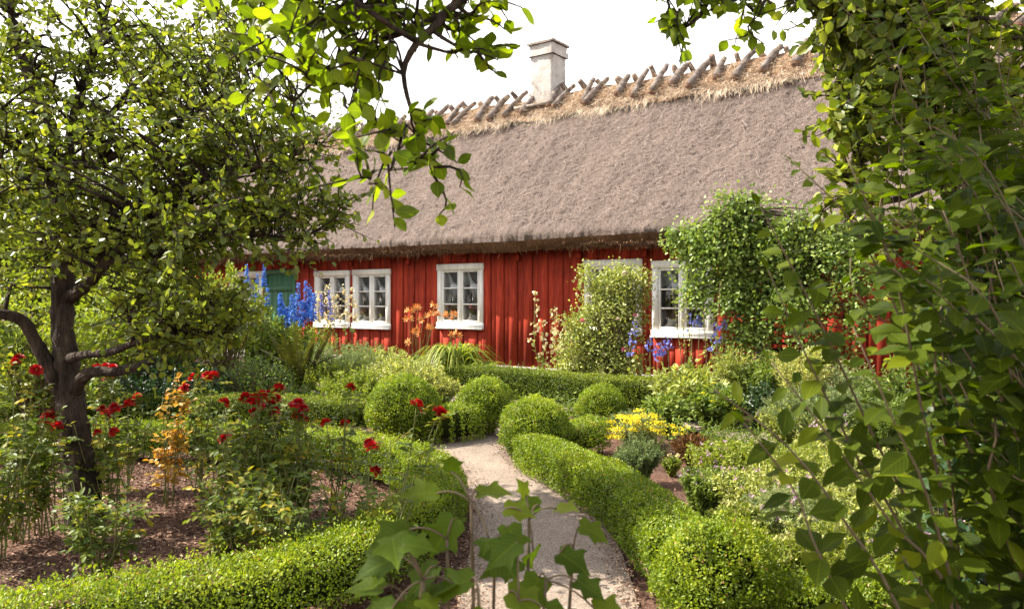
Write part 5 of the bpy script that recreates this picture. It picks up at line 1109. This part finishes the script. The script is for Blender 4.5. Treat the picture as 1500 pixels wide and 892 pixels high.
rose(465, 4.6, [], 'sparse low rose bush on open brown soil', 2210, .9, low=.4, extra=4)

# ------------------------------------------------------------------ near shrub at the right and foreground plant
def canes(name, label, cat, base, lines, seed, mat, leafL, leafW, step, tmpl='broad', tint=.45, group=None, stemmat='cane'):
    t = thing(name, label, cat, base, 0, group); g = Geo(seed); lg = Geo(seed+1); r = g.r
    for ln in lines:
        c, L = smoothline(ln+[np.asarray(base, float)+np.array([r.normal(0, .08), r.normal(0, .08), -.05])], .02)      # tip first
        k = len(c); g.tubes(c[::3], np.minimum(.0014+np.linspace(0, 1, len(c[::3]))*.006, .006), 5)
        nl = int(min(L, 1.5)/step)
        for q in range(nl):
            i = min(k-2, int(q*step/.02*r.uniform(.95, 1.05))+1); tg_ = nrm((c[i]-c[i+1])[None])[0]
            s1 = nrm(np.cross(tg_, [0, 0, 1.])[None])[0]; s2 = np.cross(s1, tg_); a = r.uniform(-.5, .5)+(q % 2)*.9
            sc = .45+.55*min(1, q/4); o_ = s1*math.cos(a)+s2*math.sin(a)
            for sg in (-1, 1):
                if r.random() < .08: continue
                d = tg_*.38+o_*sg+np.array([-.10, 0, -.28]); nn = np.array([-.15, -.45, .9])+r.normal(0, .35, 3)
                lg.leaves(tmpl, (c[i]+o_*sg*.008)[None], d[None]+r.normal(0, .12, (1, 3)), nn[None], leafL*sc*r.uniform(.75, 1.15), leafW*sc*r.uniform(.8, 1.1), np.clip(tint+r.normal(0, .2), 0, 1))
        lg.leaves(tmpl, c[:1], nrm(c[0]-c[3])[None], np.array([[0, 0, 1.]])+r.normal(0, .3, (1, 3)), leafL*.4, leafW*.35, tint)
    g.build('branches', stemmat, t, base, smooth=True); lg.build('foliage', mat, t, base, smooth=True); return t
nb1 = B(1480, 1.9)
L1 = [[A(1162, 238, 1.75), A(1250, 330, 1.75), A(1330, 500, 1.8), A(1400, 760, 1.85)], [A(1112, 300, 1.65), A(1190, 450, 1.7), A(1270, 620, 1.75), A(1390, 892, 1.8)],
      [A(1125, 395, 1.7), A(1180, 520, 1.7), A(1250, 660, 1.75), A(1350, 860, 1.8)], [A(1240, 230, 1.6), A(1310, 400, 1.65), A(1350, 600, 1.7), A(1400, 850, 1.75)],
      [A(1045, 570, 1.5), A(1150, 650, 1.5), A(1235, 760, 1.5), A(1340, 950, 1.5)], [A(1090, 620, 1.45), A(1165, 720, 1.45), A(1240, 892, 1.45)],
      [A(1130, 530, 1.6), A(1215, 640, 1.6), A(1300, 760, 1.6), A(1400, 920, 1.6)], [A(1250, 480, 1.5), A(1310, 620, 1.5), A(1380, 800, 1.55)]]
rr = np.random.default_rng(909)
canes('leafy_shrub', 'near leafy shrub with arching stems and oval leaves right of the path', 'shrub', nb1, L1, 1400, 'near', .082, .044, .050, tint=.4)
L2 = []
for i in range(60):
    tx, ty = rr.uniform(1235, 1560), rr.uniform(170, 820); d0 = rr.uniform(1.5, 2.7)
    if tx < 1300 and ty > 520: continue
    dx = rr.uniform(120, 320); L2.append([A(tx, ty, d0), A(tx+rr.uniform(20, 120), ty+rr.uniform(50, 110), d0+rr.uniform(-.08, .15)), A(tx+dx*.6+rr.uniform(-30, 50), ty+220, d0+.05), A(tx+dx*.9, ty+380, d0+.1)])
canes('leafy_shrub', 'dense dark shrub filling the right edge behind the arching stems', 'shrub', B(1700, 2.3), L2, 1410, 'near', .082, .046, .046, tint=.25)
L3 = []
for i in range(90):
    tx, ty = rr.uniform(1330, 1640), rr.uniform(300, 860); d0 = rr.uniform(2.6, 3.6); dx = rr.uniform(20, 120); L3.append([A(tx, ty, d0), A(tx+dx*.4, ty+90, d0+.05), A(tx+dx*.9, ty+260, d0+.1)])
L4 = []
for i in range(46):
    tx, ty = rr.uniform(1215, 1540), rr.uniform(-60, 330); d0 = rr.uniform(2.4, 3.3)
    if tx < 1260 and ty > 200: continue
    dx = rr.uniform(60, 200); L4.append([A(tx, ty, d0), A(tx+rr.uniform(-10, 110), ty+rr.uniform(40, 110), d0+rr.uniform(-.1, .2)), A(tx+dx*.6+rr.uniform(-40, 60), ty+230, d0+.05), A(tx+dx, ty+420, d0+.1)])
canes('leafy_shrub', 'tallest leafy shrub reaching the top right corner before the thatched roof', 'shrub', B(1600, 2.9), L4, 1430, 'near', .085, .055, .055, tint=.4)
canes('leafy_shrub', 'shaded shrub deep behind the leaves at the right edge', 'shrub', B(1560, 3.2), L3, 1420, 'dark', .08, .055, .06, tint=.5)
# lobed-leaved plant at the bottom centre
def lobed():
    base = B(700, 1.45); t = thing('lobed_leaf_shrub', 'young shrub with large lobed leaves at the bottom centre in front of the path', 'shrub', base); g = Geo(1450); lg = Geo(1451); r = g.r
    stems = [(655, 790, 1.35), (690, 735, 1.4), (620, 850, 1.3), (725, 800, 1.45), (775, 760, 1.5), (800, 850, 1.4), (840, 800, 1.5), (700, 860, 1.25), (590, 870, 1.35), (760, 880, 1.3)]
    L = [(600, 775, 1.36, .10, -1, -.1), (585, 815, 1.34, .11, -1, -.3), (640, 722, 1.42, .09, -.8, .1), (700, 722, 1.42, .085, .9, .2), (665, 760, 1.36, .10, -.3, -.6), (560, 862, 1.32, .09, -1, .1), (640, 830, 1.33, .11, -.6, -.7), (715, 800, 1.38, .11, .6, -.6), (745, 770, 1.46, .09, .2, -.7), (740, 745, 1.5, .08, .9, -.1),
         (790, 740, 1.52, .08, -.8, .1), (850, 770, 1.5, .085, .9, -.5), (815, 745, 1.52, .07, .5, .3), (760, 820, 1.42, .10, -.9, -.2), (820, 810, 1.48, .09, .8, -.5), (790, 845, 1.42, .10, -.4, -.8), (690, 850, 1.3, .11, -.8, -.3), (745, 868, 1.3, .11, .7, -.6), (845, 850, 1.42, .08, .8, -.4), (620, 885, 1.3, .11, -.6, -.5), (690, 895, 1.25, .11, .2, -.8), (800, 895, 1.32, .11, .5, -.5), (870, 890, 1.4, .09, .9, -.2), (660, 690, 1.45, .06, .1, .8), (770, 725, 1.53, .05, -.2, .8), (575, 890, 1.28, .09, -.9, -.3)]
    for sx, sy, d in stems:
        p = P(sx, sy, d); ft = base+np.array([(p[0]-base[0])*.6, r.normal(0, .04), -.03]); c, _ = smoothline([ft, (ft+p)/2+r.normal(0, .02, 3), p], .06); g.tubes(c, np.linspace(.006, .003, len(c)), 6)
    SP = np.array([P(*s) for s in stems])
    L += [(r.uniform(560, 860), r.uniform(770, 900), r.uniform(1.25, 1.5), r.uniform(.06, .10), r.uniform(-1, 1), r.uniform(-.7, .1)) for _ in range(8)]
    for lx, ly, d, sz, dx, dz in L:
        p = P(lx, ly, d); j = np.linalg.norm(SP-p, axis=1).argmin(); c = bez(SP[j][None], ((SP[j]+p)/2)[None]+[0, 0, .02], p[None], 6); g.tubes(c, np.full((1, 6), .0018), 5)
        dv = np.array([dx, -.25+r.normal(0, .2), dz*.7]); lg.leaves('lobed', p[None], dv[None], np.array([[r.normal(0, .25), -.55+r.normal(0, .2), 1.]]), sz*.68, sz*.66, np.clip(r.normal(.45, .2), 0, 1))
    g.build('branches', 'cane', t, base, smooth=True); lg.build('foliage', 'lobed', t, base, smooth=True)
lobed()
